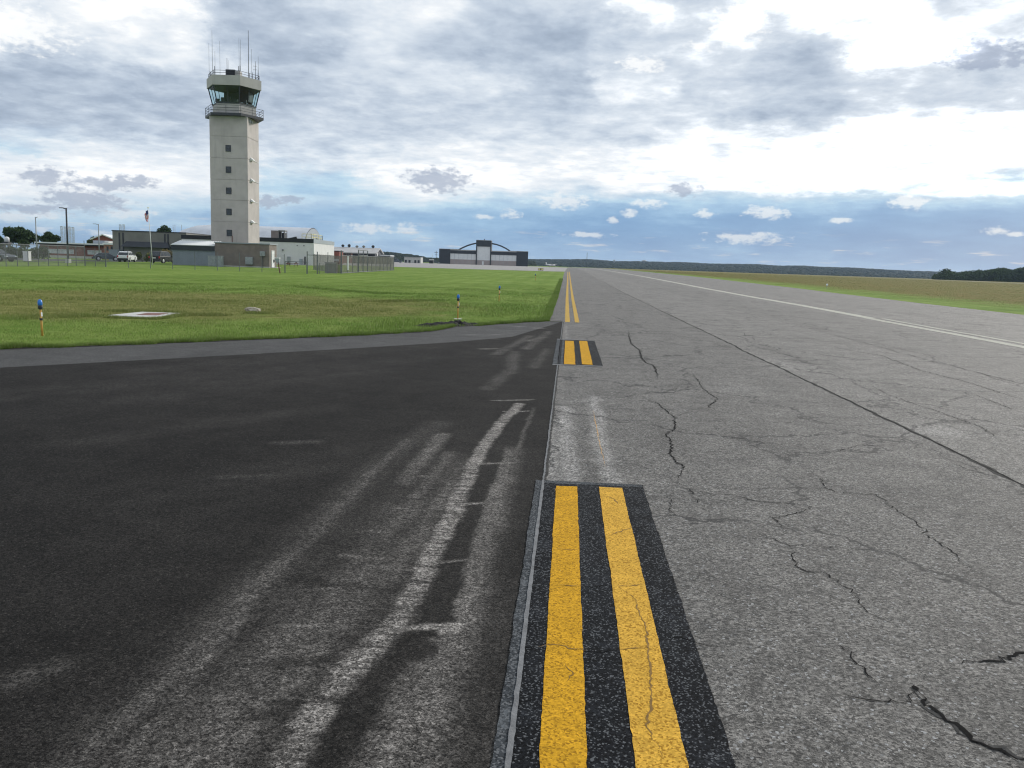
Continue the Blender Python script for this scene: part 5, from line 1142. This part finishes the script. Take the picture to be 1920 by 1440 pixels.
# flag pole, leaning a little
u0, _ = UZ(286.3, 491, 112); fpz = gz_uv(u0, 112); u1, z1 = UZ(277.6, 391, 112)
fp = thing('flagpole', 'pale flagpole leaning slightly in front of the warehouse', 'flagpole', u0, 112)
b = MB(); b.tube((0, 0, -.2), (u1 - u0, 0, z1 - fpz), .055, .035, 8); b.build('pole', M['white'], fp, True)
b = MB(); b.lathe([(.0, z1 - fpz), (.09, z1 - fpz + .06), (.09, z1 - fpz + .13), (0, z1 - fpz + .19)], u1 - u0, 0, 8); b.build('finial', M['yellow'], fp)
fl = thing('flag', 'limp striped flag hanging from the flagpole', 'flag', u0, 112)
def flag_mesh():
    nx_, nz_ = 13, 18; V = []; F = []; mi = []
    (ua, za), (ub, zb_) = UZ(278.4, 393, 112), UZ(279.6, 408, 112)
    for j in range(nz_ + 1):
        for i in range(nx_ + 1):
            s_, t = i / nx_, j / nz_      # s along the stripes, t down the hoist
            hz_ = za - (za - zb_) * t; droop = s_ ** 1.15
            x_ = (ua + (ub - ua) * t) - u0 - .05 - .42 * math.sin(min(1, s_ * 1.25) * math.pi * .55) * (.65 + .35 * math.sin(t * 3 + 1)) + .05 * math.sin(s_ * 15 + t * 3)
            V.append((x_, .10 * math.sin(s_ * 17 + t * 2) * (s_ + .1), hz_ - fpz - droop * (.85 - .2 * t)))
    for j in range(nz_):
        for i in range(nx_):
            F.append((j * (nx_ + 1) + i, j * (nx_ + 1) + i + 1, (j + 1) * (nx_ + 1) + i + 1, (j + 1) * (nx_ + 1) + i))
            st = int(j / nz_ * 13); mi.append(2 if (i / nx_ < .42 and st < 7) else (0 if st % 2 == 0 else 1))
    return np_mesh('cloth', V, F, mi, True)
link('cloth', flag_mesh(), fl, [M['flagr'], M['flagw'], M['flagb']])
# far masts, water tower, power pole
pole('radio_mast', 'thin tall radio mast on the wooded ridge beyond the runway', 1101, 473.5, 1700, .55, 'mast')
pole('power_pole', 'dark power pole with crossarm just left of the arched hangar', 818, 470, 560, .2, 'pole')
pole('power_pole', 'faint thin power pole left of the one with crossarm', 810.5, 475.5, 700, .12, 'pole', 0, M['grey'])
pp0 = [o for o in C.objects if o.get('label', '').startswith('dark power pole')][0]; hp = [o for o in C.objects if o.parent == pp0][0].dimensions.z - .2
b = MB(); b.box(-1.1, 1.1, -.1, .1, hp - 1.2, hp - .9); b.box(-.8, .8, -.1, .1, hp - 2.4, hp - 2.2); b.build('crossarm', M['dark'], pp0)
u_, z_ = UZ(1208, 487.6, 2400); wt = thing('water_tower', 'tiny water tower above the ridge right of the radio mast', 'water tower', u_, 2400, 0)
b = MB(); b.tube((0, 0, 0), (0, 0, z_ - 5), 2, 2, 8); b.build('stem', M['grey'], wt); b = MB(); b.lathe([(2, z_ - 6), (6, z_ - 4.5), (6.4, z_ - 2.5), (4.5, z_ - .6), (.5, z_)], 0, 0, 14); b.build('tank', M['grey'], wt, True)
u_, z_ = UZ(1152, 487, 2400); wt = thing('water_tower', 'slim tower speck between the radio mast and water tower', 'tower', u_, 2400, 0)
b = MB(); b.tube((0, 0, 0), (0, 0, z_ - 4), 1.2, 1.2, 8); b.build('stem', M['grey'], wt); b = MB(); b.lathe([(1.2, z_ - 4), (3, z_ - 3), (3, z_ - 1), (.3, z_)], 0, 0, 12); b.build('tank', M['grey'], wt, True)
# rounded white tank on a post
u_, z1 = UZ(12.3, 443.5, 150); _, z0 = UZ(12.3, 453.5, 150); wt = thing('white_tank', 'rounded white tank on a dark stand before the left trees', 'tank', u_, 150); g = wt.location.z
b = MB(); b.lathe([(.42, z0 - g), (.42, z1 - g - .25), (.30, z1 - g - .08), (.02, z1 - g)], 0, 0, 14); b.build('tank', M['white'], wt, True)
b = MB(); b.box(-.55, .55, -.5, .5, z0 - g - .35, z0 - g - .003)
for q in (-.4, .4): b.box(q - .06, q + .06, -.4, .4, -.2, z0 - g - .35)
b.build('stand', M['dark'], wt)

# ------------------------------------------------------------------ fences
def fence(label, pts_uv, hgt, nposts, name='chain_link_fence', cover=.1, wire=.012, rails=(1.0,), rpost=.035, tall=None, grp=None):
    (ua, va_), (ub, vb) = pts_uv; t = thing(name, label, 'fence', ua, va_, None, grp); g0 = t.location.z
    xa, ya_ = 0., 0.; dx, dy = ub - ua, vb - va_; Ln = math.hypot(dx, dy); ex, ey = dx / Ln, dy / Ln; g1 = gz_uv(ub, vb) - g0
    gr_ = lambda s_: g1 * s_ / Ln
    for k in range(nposts):
        s_ = Ln * k / (nposts - 1); b_ = MB(); hh_ = hgt * (1.0 if not tall or k not in tall else tall[k]); b_.tube((ex * s_, ey * s_, gr_(s_) - .2), (ex * s_, ey * s_, gr_(s_) + hh_ + .05), rpost, None, 6); b_.build('post', M['galv'], t)
    b_ = MB()
    for f_ in rails: b_.tube((0, 0, hgt * f_), (ex * Ln, ey * Ln, g1 + hgt * f_), .03, None, 6)
    if rails: b_.build('top_rail', M['galv'], t)
    V = []; F = []; n = int((Ln + hgt) / cover)
    for sg in (1, -1):
        for k in range(n):
            s0 = -hgt + k * cover; s1 = s0 + hgt; z0_, z1_ = 0., hgt
            if s0 < 0: z0_ = -s0; s0 = 0.
            if s1 > Ln: z1_ = hgt - (s1 - Ln); s1 = Ln
            if sg < 0: a_, c_ = Ln - s0, Ln - s1
            else: a_, c_ = s0, s1
            i = len(V); o_ = .004 * sg
            V += [(ex * a_ - ey * o_, ey * a_ + ex * o_, gr_(a_) + z0_), (ex * (a_ + wire) - ey * o_, ey * (a_ + wire) + ex * o_, gr_(a_) + z0_), (ex * (c_ + wire) - ey * o_, ey * (c_ + wire) + ex * o_, gr_(c_) + z1_), (ex * c_ - ey * o_, ey * c_ + ex * o_, gr_(c_) + z1_)]
            F.append((i, i + 1, i + 2, i + 3))
    link('wire_mesh', np_mesh('wire_mesh', V, F), t, [M['galv']]); return t
uA, _ = UZ(-60, 460, 73); uB, _ = UZ(157.8, 460, 92); uC, _ = UZ(197, 465, 90.5); uD, _ = UZ(533, 480, 90); uE, _ = UZ(576, 480, 89); uF, _ = UZ(595, 480, 89); uG, _ = UZ(632, 480, 95)
fence('tall chain-link fence with top rail at the left edge, before the brick building', [(uA, 73), (uB, 92)], 2.05, 12, cover=.11, wire=.020, tall={11: 1.28})
fence('short chain-link panel between the thick post and the white car', [(uB + .15, 91.8), (uC, 90.5)], 1.9, 3, cover=.11, wire=.017, rails=())
fence('sparse chain-link fence in front of the shed and brick annex', [(uC + .1, 90.4), (uD, 90)], 1.9, 9, cover=.16, wire=.008, rails=())
fence('chain-link stretch before the picnic table and white wall', [(uD + .1, 90), (uE - .1, 89.2)], 1.2, 2, cover=.2, wire=.005)
gt = fence('tall square gate frame with high crossbar in front of the white building', [(uE, 89), (uF, 89)], 2.25, 2, 'gate_frame', .4, .005, (.86,), .06)
fence('low fence length between the gate frame and the slatted enclosure', [(uF + .15, 89.2), (uG, 94.5)], 1.15, 3, cover=.16, wire=.008, tall={1: 1.95})
# slatted enclosure
ua, ub = UZ(640, 487, 96)[0], UZ(738.5, 487, 133)[0]; se = thing('slatted_enclosure', 'slatted grey chain-link enclosure with a tall gate frame', 'enclosure', ua, 96); g0 = se.location.z
dx, dy = ub - ua, 133 - 96; Ln = math.hypot(dx, dy); ex, ey = dx / Ln, dy / Ln; g1 = gz_uv(ub, 133) - g0
def slats(p0, p1, h, gap, wd, nm):
    b_ = MB(); l_ = math.hypot(p1[0] - p0[0], p1[1] - p0[1]); fx_, fy_ = (p1[0] - p0[0]) / l_, (p1[1] - p0[1]) / l_; n = int(l_ / gap)
    for k in range(n):
        s_ = k * gap + rnd.uniform(-.01, .01); a_ = (p0[0] + fx_ * s_, p0[1] + fy_ * s_); c_ = (a_[0] + fx_ * wd, a_[1] + fy_ * wd); zz0 = g1 * (s_ / l_); hh_ = h * rnd.uniform(.97, 1.0)
        b_.loft([[(a_[0], a_[1], zz0), (c_[0], c_[1], zz0), (c_[0] - fy_ * .02, c_[1] + fx_ * .02, zz0), (a_[0] - fy_ * .02, a_[1] + fx_ * .02, zz0)], [(a_[0], a_[1], zz0 + hh_), (c_[0], c_[1], zz0 + hh_), (c_[0] - fy_ * .02, c_[1] + fx_ * .02, zz0 + hh_), (a_[0] - fy_ * .02, a_[1] + fx_ * .02, zz0 + hh_)]])
    return b_.build(nm, M['slat'], se)
M['slat'] = mat('weathered_slats', (.21, .20, .18), .85, .25, 1.5, streak=.3)
slats((0, 0), (dx, dy), 1.98, .23, .05, 'slat_panel'); slats((dx, dy), (dx - 6.5, dy + 3), 1.98, .16, .05, 'slat_panel'); slats((0, 0), (-6, 12), 1.98, .16, .05, 'slat_panel')
for k in range(13):
    s_ = Ln * k / 12; b = MB(); hh_ = 2.05 if k else 2.55; b.tube((ex * s_, ey * s_, g1 * s_ / Ln - .2), (ex * s_, ey * s_, g1 * s_ / Ln + hh_), .05 if k else .09, None, 6); b.build('post', M['galv'], se)
for f_ in (.05, 1.98):
    b = MB(); b.tube((0, 0, f_), (dx, dy, g1 + f_), .035, None, 6); b.build('rail', M['galv'], se)
s0, s1 = .26 * Ln, .42 * Ln; b = MB(); zz_ = g1 * .3
for s_ in (s0, (s0 + s1) / 2, s1): b.tube((ex * s_, ey * s_, zz_), (ex * s_, ey * s_, zz_ + 2.75), .06, None, 6)
for q in (.06, 2.1, 2.72): b.tube((ex * s0, ey * s0, zz_ + q), (ex * s1, ey * s1, zz_ + q), .045, None, 6)
b.build('gate_frame', M['galv'], se)
b = MB(); b.box(.6, .75, .3, .4, .4, 1.95); b.build('notice_board', M['white'], se)
cabinet('utility_box', 'dark brown utility box on the lawn by the slatted enclosure', 611, 631.5, 493, 97, 1.0, M['conc'], 'utility box')

# ------------------------------------------------------------------ small yard things
u_, _ = UZ(523.5, 511, 88); lp = thing('marker_post', 'leaning dark post topped by a white-capped box on the lawn', 'post', u_, 88)
ut, zt = UZ(520.3, 483, 88); zt -= lp.location.z; ut -= u_; b = MB(); b.tube((0.12, 0, -.2), (ut + .05, 0, zt - .42), .075, .06, 8); b.build('post', M['wood'], lp)
b = MB(); b.loft([[(ut + .05 + x_ * .17, y_ * .17, zt - .50) for x_, y_ in ((-1, -1), (1, -1), (1, 1), (-1, 1))], [(ut + x_ * .23, y_ * .2, zt - .10) for x_, y_ in ((-1, -1), (1, -1), (1, 1), (-1, 1))]]); b.build('box', M['greyband'], lp, bevel=.02)
b = MB(); b.box(ut - .25, ut + .25, -.22, .22, zt - .097, zt); b.build('cap', M['white'], lp, bevel=.02)
u_, _ = UZ(548, 497, 138); pt = thing('picnic_table', 'brown wooden picnic table by the white wall', 'picnic table', u_, 138, gz_uv(u_, 138) + .06, None, -8)
b = MB(); 
for k in range(4): b.box(-.9, .9, -.38 + k * .19, -.38 + k * .19 + .17, .70, .75)
b.build('tabletop', M['wood'], pt)
for s_ in (-1, 1):
    b = MB(); b.box(-.9, .9, s_ * .72 - .14, s_ * .72 + .14, .42, .46); b.build('bench', M['wood'], pt)
    for e_ in (-1, 1):
        b = MB(); b.tube((e_ * .65, s_ * .12, .69), (e_ * .65, s_ * .62, 0), .05, None, 5); b.build('leg', M['wood'], pt)
    b = MB(); b.box(s_ * .65 - .03, s_ * .65 + .03, -.8, .8, .34, .42); b.build('crossbar', M['wood'], pt)
# airfield location sign
u_, z1 = UZ(1014, 504.6, 203); sg = thing('airfield_sign', 'low yellow and black airfield sign at the lawn corner', 'sign', u_, 203); w_ = .62
b = MB(); b.box(-w_, w_, -.08, .08, .12, .62); b.build('housing', M['black'], sg)
b = MB(); b.box(-w_ + .04, -.10, -.10, -.083, .17, .57); b.build('panel', M['yellow'], sg); b = MB(); b.box(.12, w_ - .04, -.10, -.083, .17, .57); b.build('panel', M['yellow'], sg)
for q in (-.4, .4):
    b = MB(); b.tube((q, 0, -.1), (q, 0, .13), .04, None, 6); b.build('leg', M['dark'], sg)
# taxiway edge lights
def taxi_light():
    t = thing('taxiway_light', 'x', 'taxiway light', 0, 0, 0, 'blue taxiway edge lights on orange stakes')
    b_ = MB(); b_.tube((0, 0, -.05), (0, 0, .55), .021, .019, 10); b_.build('stake', M['orange'], t, True)
    b_ = MB(); b_.lathe([(.028, .34), (.030, .35), (.030, .375), (.028, .385)], 0, 0, 12); b_.build('collar', M['dark'], t)
    b_ = MB(); b_.lathe([(.026, .555), (.043, .575), (.045, .61), (.041, .635)], 0, 0, 14); b_.build('housing', M['dark'], t, True)
    b_ = MB(); b_.lathe([(.040, .637), (.044, .66), (.043, .70), (.034, .735), (.016, .752), (.002, .757)], 0, 0, 16); b_.build('lens', M['blue'], t, True)
    b_ = MB(); b_.lathe([(.13, .0), (.13, .010), (.11, .014)], 0, 0, 20); b_.build('base_plate', M['padc'], t)
    b_ = MB(); b_.box(.022, .034, -.03, .0, .42, .50); b_.build('tag_plate', M['lampc'], t); return t
tl = taxi_light()
for i, (x_, y_, lb, sc_) in enumerate(((-10.35, 16.21, 'nearest blue taxiway light at the far left, on orange stake', 1.0), (-3.35, 26.0, 'blue taxiway light just behind the bare soil patch', 1.0), (-3.2, 39.6, 'third blue taxiway light, farther up the lawn', 1.0), (-3.6, 92, 'farthest small taxiway light near the lawn end', 1.0))):
    t = tl if i == 0 else copy_tree(tl); t.location = (x_, y_, float(gz(x_, y_)) - (.0 if i == 1 else .03)); t['label'] = lb; t.rotation_euler = (math.radians(.8), math.radians(-1.5 + i), math.radians(40 * i))
rl = thing('runway_light', 'tiny white edge light in the grass right of the runway', 'runway light', 0, 0, 0); x_, y_ = 30.5, 104; rl.location = (x_, y_, float(gz(x_, y_)))
b = MB(); b.tube((0, 0, -.05), (0, 0, .32), .03, None, 8); b.build('stake', M['grey'], rl); b = MB(); b.lathe([(.09, .32), (.12, .36), (.12, .46), (.06, .54), (.01, .56)], 0, 0, 14); b.build('lens', M['lampc'], rl, True)
# concrete pad with a rusty plate
c4 = [P(202, 592.8), P(266, 586.3), P(338, 588.8), P(290, 596.5)]; cc = sum(c4) / 4
pd = thing('concrete_pad', 'pale concrete pad with red brown plate set in the lawn', 'concrete pad', 0, 0, 0); pd.location = (cc[0], cc[1], 0); pd.rotation_euler = (0, 0, 0)
b = MB(); b.loft([[(*(q - cc), -.05) for q in c4], [(*(q - cc), .03) for q in c4]]); b.build('slab', M['padc'], pd, bevel=.012)
c5 = [P(256, 592.5), P(276, 589.0), P(316, 589.6), P(294, 593.5)]; b = MB(); b.loft([[(*(q - cc), .032) for q in c5], [(*(q - cc), .038) for q in c5]]); b.build('plate', M['rust'], pd)
def lump(name, m, parent, sx_, sy_, sz_, jag, off_=(0, 0, 0)):
    v, f = ICO; q = v * (1 + jag * (rng.random((len(v), 1)) - .5)) * np.array([sx_, sy_, sz_]) + np.array(off_)
    me_ = np_mesh(name, q, f, None, False); return link(name, me_, parent, [m])
q = P(474, 583.5); st = lump('stone', M['stone'], None, .27, .20, .09, .6); st.location = (q[0], q[1], .03); tag(st, 'pale lumpy stone lying in the lawn right of the concrete pad', 'stone')
M['soil'] = mat('black_soil', (.007, .006, .0055), .95, .5, 14, bump=1.0, bscale=30)
so_ = bpy.data.objects.new('soil_patch', None); C.objects.link(so_); so_.location = (soilc[0], soilc[1], 0); tag(so_, 'bare black soil washout at the lawn edge before a taxiway light', 'soil')
# rugged low heap of soil
nx_, ny_ = 60, 30; gx_, gy_ = np.meshgrid(np.linspace(-1.05, 1.05, nx_), np.linspace(-.16, .52, ny_))
hz_ = np.clip(1 - (gx_ / 1.05) ** 2 - ((gy_ - .18) / .34) ** 2, 0, 1) ** .5 * (.01 + .24 * np.clip(fb(gx_ * 5 + 9, gy_ * 6 + 3, 81) - .25, 0, 1)) + .006
rot = np.array([[.74, -.67], [.67, .74]]); G2 = np.stack([gx_, gy_], -1) @ rot.T
msk = np_mesh('soil', np.concatenate([G2, hz_[..., None]], -1).reshape(-1, 3), grid_faces(ny_, nx_), None, True); link('soil', msk, so_, [M['soil']])

# ------------------------------------------------------------------ vehicles
def car(name, label, px_, v, rz, m_, suv=True, Ln=4.6, Hh=1.66, Wd=1.84, back=None):
    u_, _ = UZ(px_, 485, v); t = thing(name, label, 'car', u_, v, None, None, rz); z0, zb1 = .32, .98 if suv else .86
    rw = .35; wx_ = Ln * .30; body = [(-Ln / 2 + .05, z0 + .12)]
    def archp(cx_):
        return [(cx_ + .42 * math.cos(a_), max(z0, .36 + .40 * math.sin(a_))) for a_ in np.linspace(math.pi, 0, 9)]
    body = [(-Ln / 2 + .04, z0)] + archp(-wx_) + archp(wx_) + [(Ln / 2 - .05, z0), (Ln / 2, z0 + .25), (Ln / 2 - .06, zb1 - .22), (Ln / 2 - .30, zb1 - .06), (Ln * .17, zb1 + .04), (-Ln * .3, zb1 + .04), (-Ln / 2 + .02, zb1), (-Ln / 2, z0 + .35)]
    b_ = MB(); b_.prism(body, -Wd / 2, Wd / 2); b_.build('body', m_, t, bevel=.05)
    if suv: gh_ = [(-Ln * .49, zb1), (-Ln * .40, Hh - .13), (-Ln * .33, Hh - .02), (-Ln * .10, Hh), (Ln * .04, Hh - .05), (Ln * .20, zb1 + .03)]
    else: gh_ = [(-Ln * .44, zb1), (-Ln * .28, Hh - .06), (-Ln * .16, Hh), (Ln * .06, Hh - .03), (Ln * .24, zb1 + .02)]
    b_ = MB(); 
    sc_ = lambda z_: 1 - .18 * max(0, (z_ - zb1)) / (Hh - zb1)
    n = len(gh_); b_.loft([[(x_, -Wd / 2 * .97 * sc_(z_), z_) for x_, z_ in gh_], [(x_, Wd / 2 * .97 * sc_(z_), z_) for x_, z_ in gh_]]); b_.build('cabin', m_, t, bevel=.04)
    for s_ in (-1, 1):     # side glass
        gz0, gz1 = zb1 + .07, Hh - .13; xs0 = np.interp(gz0, [gh_[0][1], gh_[1][1]], [gh_[0][0], gh_[1][0]]); xs1 = np.interp(gz1, [gh_[0][1], gh_[1][1]], [gh_[0][0], gh_[1][0]])
        xe0 = np.interp(gz0, [gh_[-1][1], gh_[-2][1]], [gh_[-1][0], gh_[-2][0]]); xe1 = np.interp(gz1, [gh_[-1][1], gh_[-2][1]], [gh_[-1][0], gh_[-2][0]])
        mids = [0, .34, .68, 1]
        for k in range(3):
            f0, f1 = mids[k] + .03, mids[k + 1] - .02
            A = lambda f_, z_, x0_, x1_: (x0_ + .08 + (x1_ - x0_ - .16) * f_, s_ * (Wd / 2 * .97 * sc_(z_) + .012), z_)
            b_ = MB(); b_.face([A(f0, gz0, xs0, xe0), A(f1, gz0, xs0, xe0), A(f1, gz1, xs1, xe1), A(f0, gz1, xs1, xe1)]); b_.build('side_window', M['glass'], t)
    def glassq(p0, p1, nm):
        dx_, dz_ = p1[0] - p0[0], p1[1] - p0[1]; l_ = math.hypot(dx_, dz_); ox, oz = -dz_ / l_ * .015, dx_ / l_ * .015
        if nm == 'windscreen': ox, oz = dz_ / l_ * .015, -dx_ / l_ * .015
        a_ = (p0[0] + dx_ * .1 + ox, p0[1] + dz_ * .1 + oz); c_ = (p0[0] + dx_ * .92 + ox, p0[1] + dz_ * .92 + oz)
        b_ = MB(); b_.face([(a_[0], -Wd / 2 * .86, a_[1]), (a_[0], Wd / 2 * .86, a_[1]), (c_[0], Wd / 2 * .76, c_[1]), (c_[0], -Wd / 2 * .76, c_[1])]); b_.build(nm, M['glass'], t)
    glassq(gh_[0], gh_[1], 'rear_window'); glassq(gh_[-1], gh_[-2], 'windscreen')
    for s_ in (-1, 1):
        for e_ in (-1, 1):
            b_ = MB(); b_.tube((e_ * wx_, s_ * (Wd / 2 - .22), rw), (e_ * wx_, s_ * (Wd / 2 + .01), rw), rw, None, 20); wo_ = b_.build('wheel', M['rubber'], t)
            b_ = MB(); b_.tube((e_ * wx_, s_ * (Wd / 2 + .011), rw), (e_ * wx_, s_ * (Wd / 2 + .03), rw), rw * .66, rw * .5, 16); b_.build('rim', M['rim'], wo_)
        b_ = MB(); b_.box(-Ln / 2 - .02, -Ln / 2 + .16, s_ * Wd / 2 * .97 - (.16 if s_ > 0 else -.0), s_ * Wd / 2 * .97 + (.0 if s_ > 0 else .16), zb1 - .28, zb1 + .02); b_.build('tail_lamp', M['tail'], t)
        b_ = MB(); b_.box(Ln / 2 - .30, Ln / 2 - .03, s_ * Wd / 2 * .78 - .2, s_ * Wd / 2 * .78 + .2, zb1 - .30, zb1 - .16); b_.build('headlight', M['lampc'], t)
        b_ = MB(); b_.box(Ln * .16, Ln * .21, s_ * (Wd / 2 + .08) - .08, s_ * (Wd / 2 + .08) + .08, zb1 + .02, zb1 + .15); b_.build('mirror', m_, t)
    b_ = MB(); b_.box(-Ln / 2 - .06, -Ln / 2 + .10, -Wd / 2 * .94, Wd / 2 * .94, z0 - .02, z0 + .26); b_.build('rear_bumper', M['rubber'], t, bevel=.03)
    b_ = MB(); b_.box(Ln / 2 - .10, Ln / 2 + .05, -Wd / 2 * .92, Wd / 2 * .92, z0 - .02, z0 + .24); b_.build('front_bumper', M['rubber'], t, bevel=.03)
    b_ = MB(); b_.box(-Ln / 2 - .035, -Ln / 2 - .012, -.27, .27, zb1 - .30, zb1 - .16); b_.build('number_plate', M['white'], t)
    return t
car('parked_car', 'white compact SUV seen from behind on the lawn drive', 238.5, 133, 97, M['carw'], True, 4.2, 1.62, 1.66)
car('parked_car', 'black SUV half hidden behind the grey blue shed', 306, 129, 80, M['carb'], True, 4.6, 1.78)
car('parked_car', 'grey sedan cut off by the left edge of the photo', -8, 103, -14, M['cars'], False, 4.7, 1.45)
car('parked_car', 'dark car behind the fence, between brick wing and white SUV', 200, 150, 30, M['cars'], False, 4.5, 1.4)
car('parked_car', 'small blue grey car beside the dark shed at the arched hangar', 817, 470, 10, M['cars'], False, 4.5, 1.5)
car('parked_car', 'silver van-like car before the wooded rise, left of pale building', 744, 380, 5, M['cars'], True, 4.8, 1.9)
# small white aeroplane far out on the apron
u_, _ = UZ(1033, 500, 520); ap_ = thing('small_aeroplane', 'tiny white aeroplane parked beyond the apron right of the hangar', 'aeroplane', u_, 520, None, None, 30)
b = MB(); b.loft([[(x_, r2a * math.cos(a_), 1.3 + r2a * math.sin(a_)) for a_ in np.linspace(0, 2 * math.pi, 9)[:-1]] for x_, r2a in ((-3.6, .08), (-2.2, .35), (0, .62), (1.6, .6), (2.8, .35), (3.2, .08))]); b.build('fuselage', M['white'], ap_, True)
b = MB(); b.box(-.1, 1.2, -5, 5, 1.75, 1.88); b.build('wing', M['white'], ap_); b = MB(); b.prism([(-3.6, 1.35), (-2.6, 1.4), (-3.3, 2.9), (-3.9, 2.9)], -.06, .06); b.build('tail_fin', M['white'], ap_); b = MB(); b.box(-3.7, -2.9, -1.6, 1.6, 1.4, 1.5); b.build('tailplane', M['white'], ap_)
for x_, y_ in ((2.2, 0), (0, -1.1), (0, 1.1)):
    b = MB(); b.tube((x_, y_, 1.0), (x_, y_, .2), .05, None, 6); b.tube((x_, y_ - .07, .2), (x_, y_ + .07, .2), .2, None, 10); b.build('wheel', M['rubber'], ap_)

# ------------------------------------------------------------------ air: thin even haze
hm_ = bpy.data.materials.new('thin_haze'); hm_.use_nodes = True; ht2 = NT(hm_.node_tree); ht2.n.clear()
pv = ht2.add('ShaderNodeVolumePrincipled'); pv.inputs['Color'].default_value = (.55, .72, .95, 1); pv.inputs['Density'].default_value = 8e-5; pv.inputs['Anisotropy'].default_value = .2
ho = ht2.add('ShaderNodeOutputMaterial'); ht2.l.new(pv.outputs[0], ho.inputs['Volume'])
b = MB(); b.box(-9300, 9300, -100, 9300, -2.5, 140); hz = b.build('haze', hm_); hz['kind'] = 'stuff'
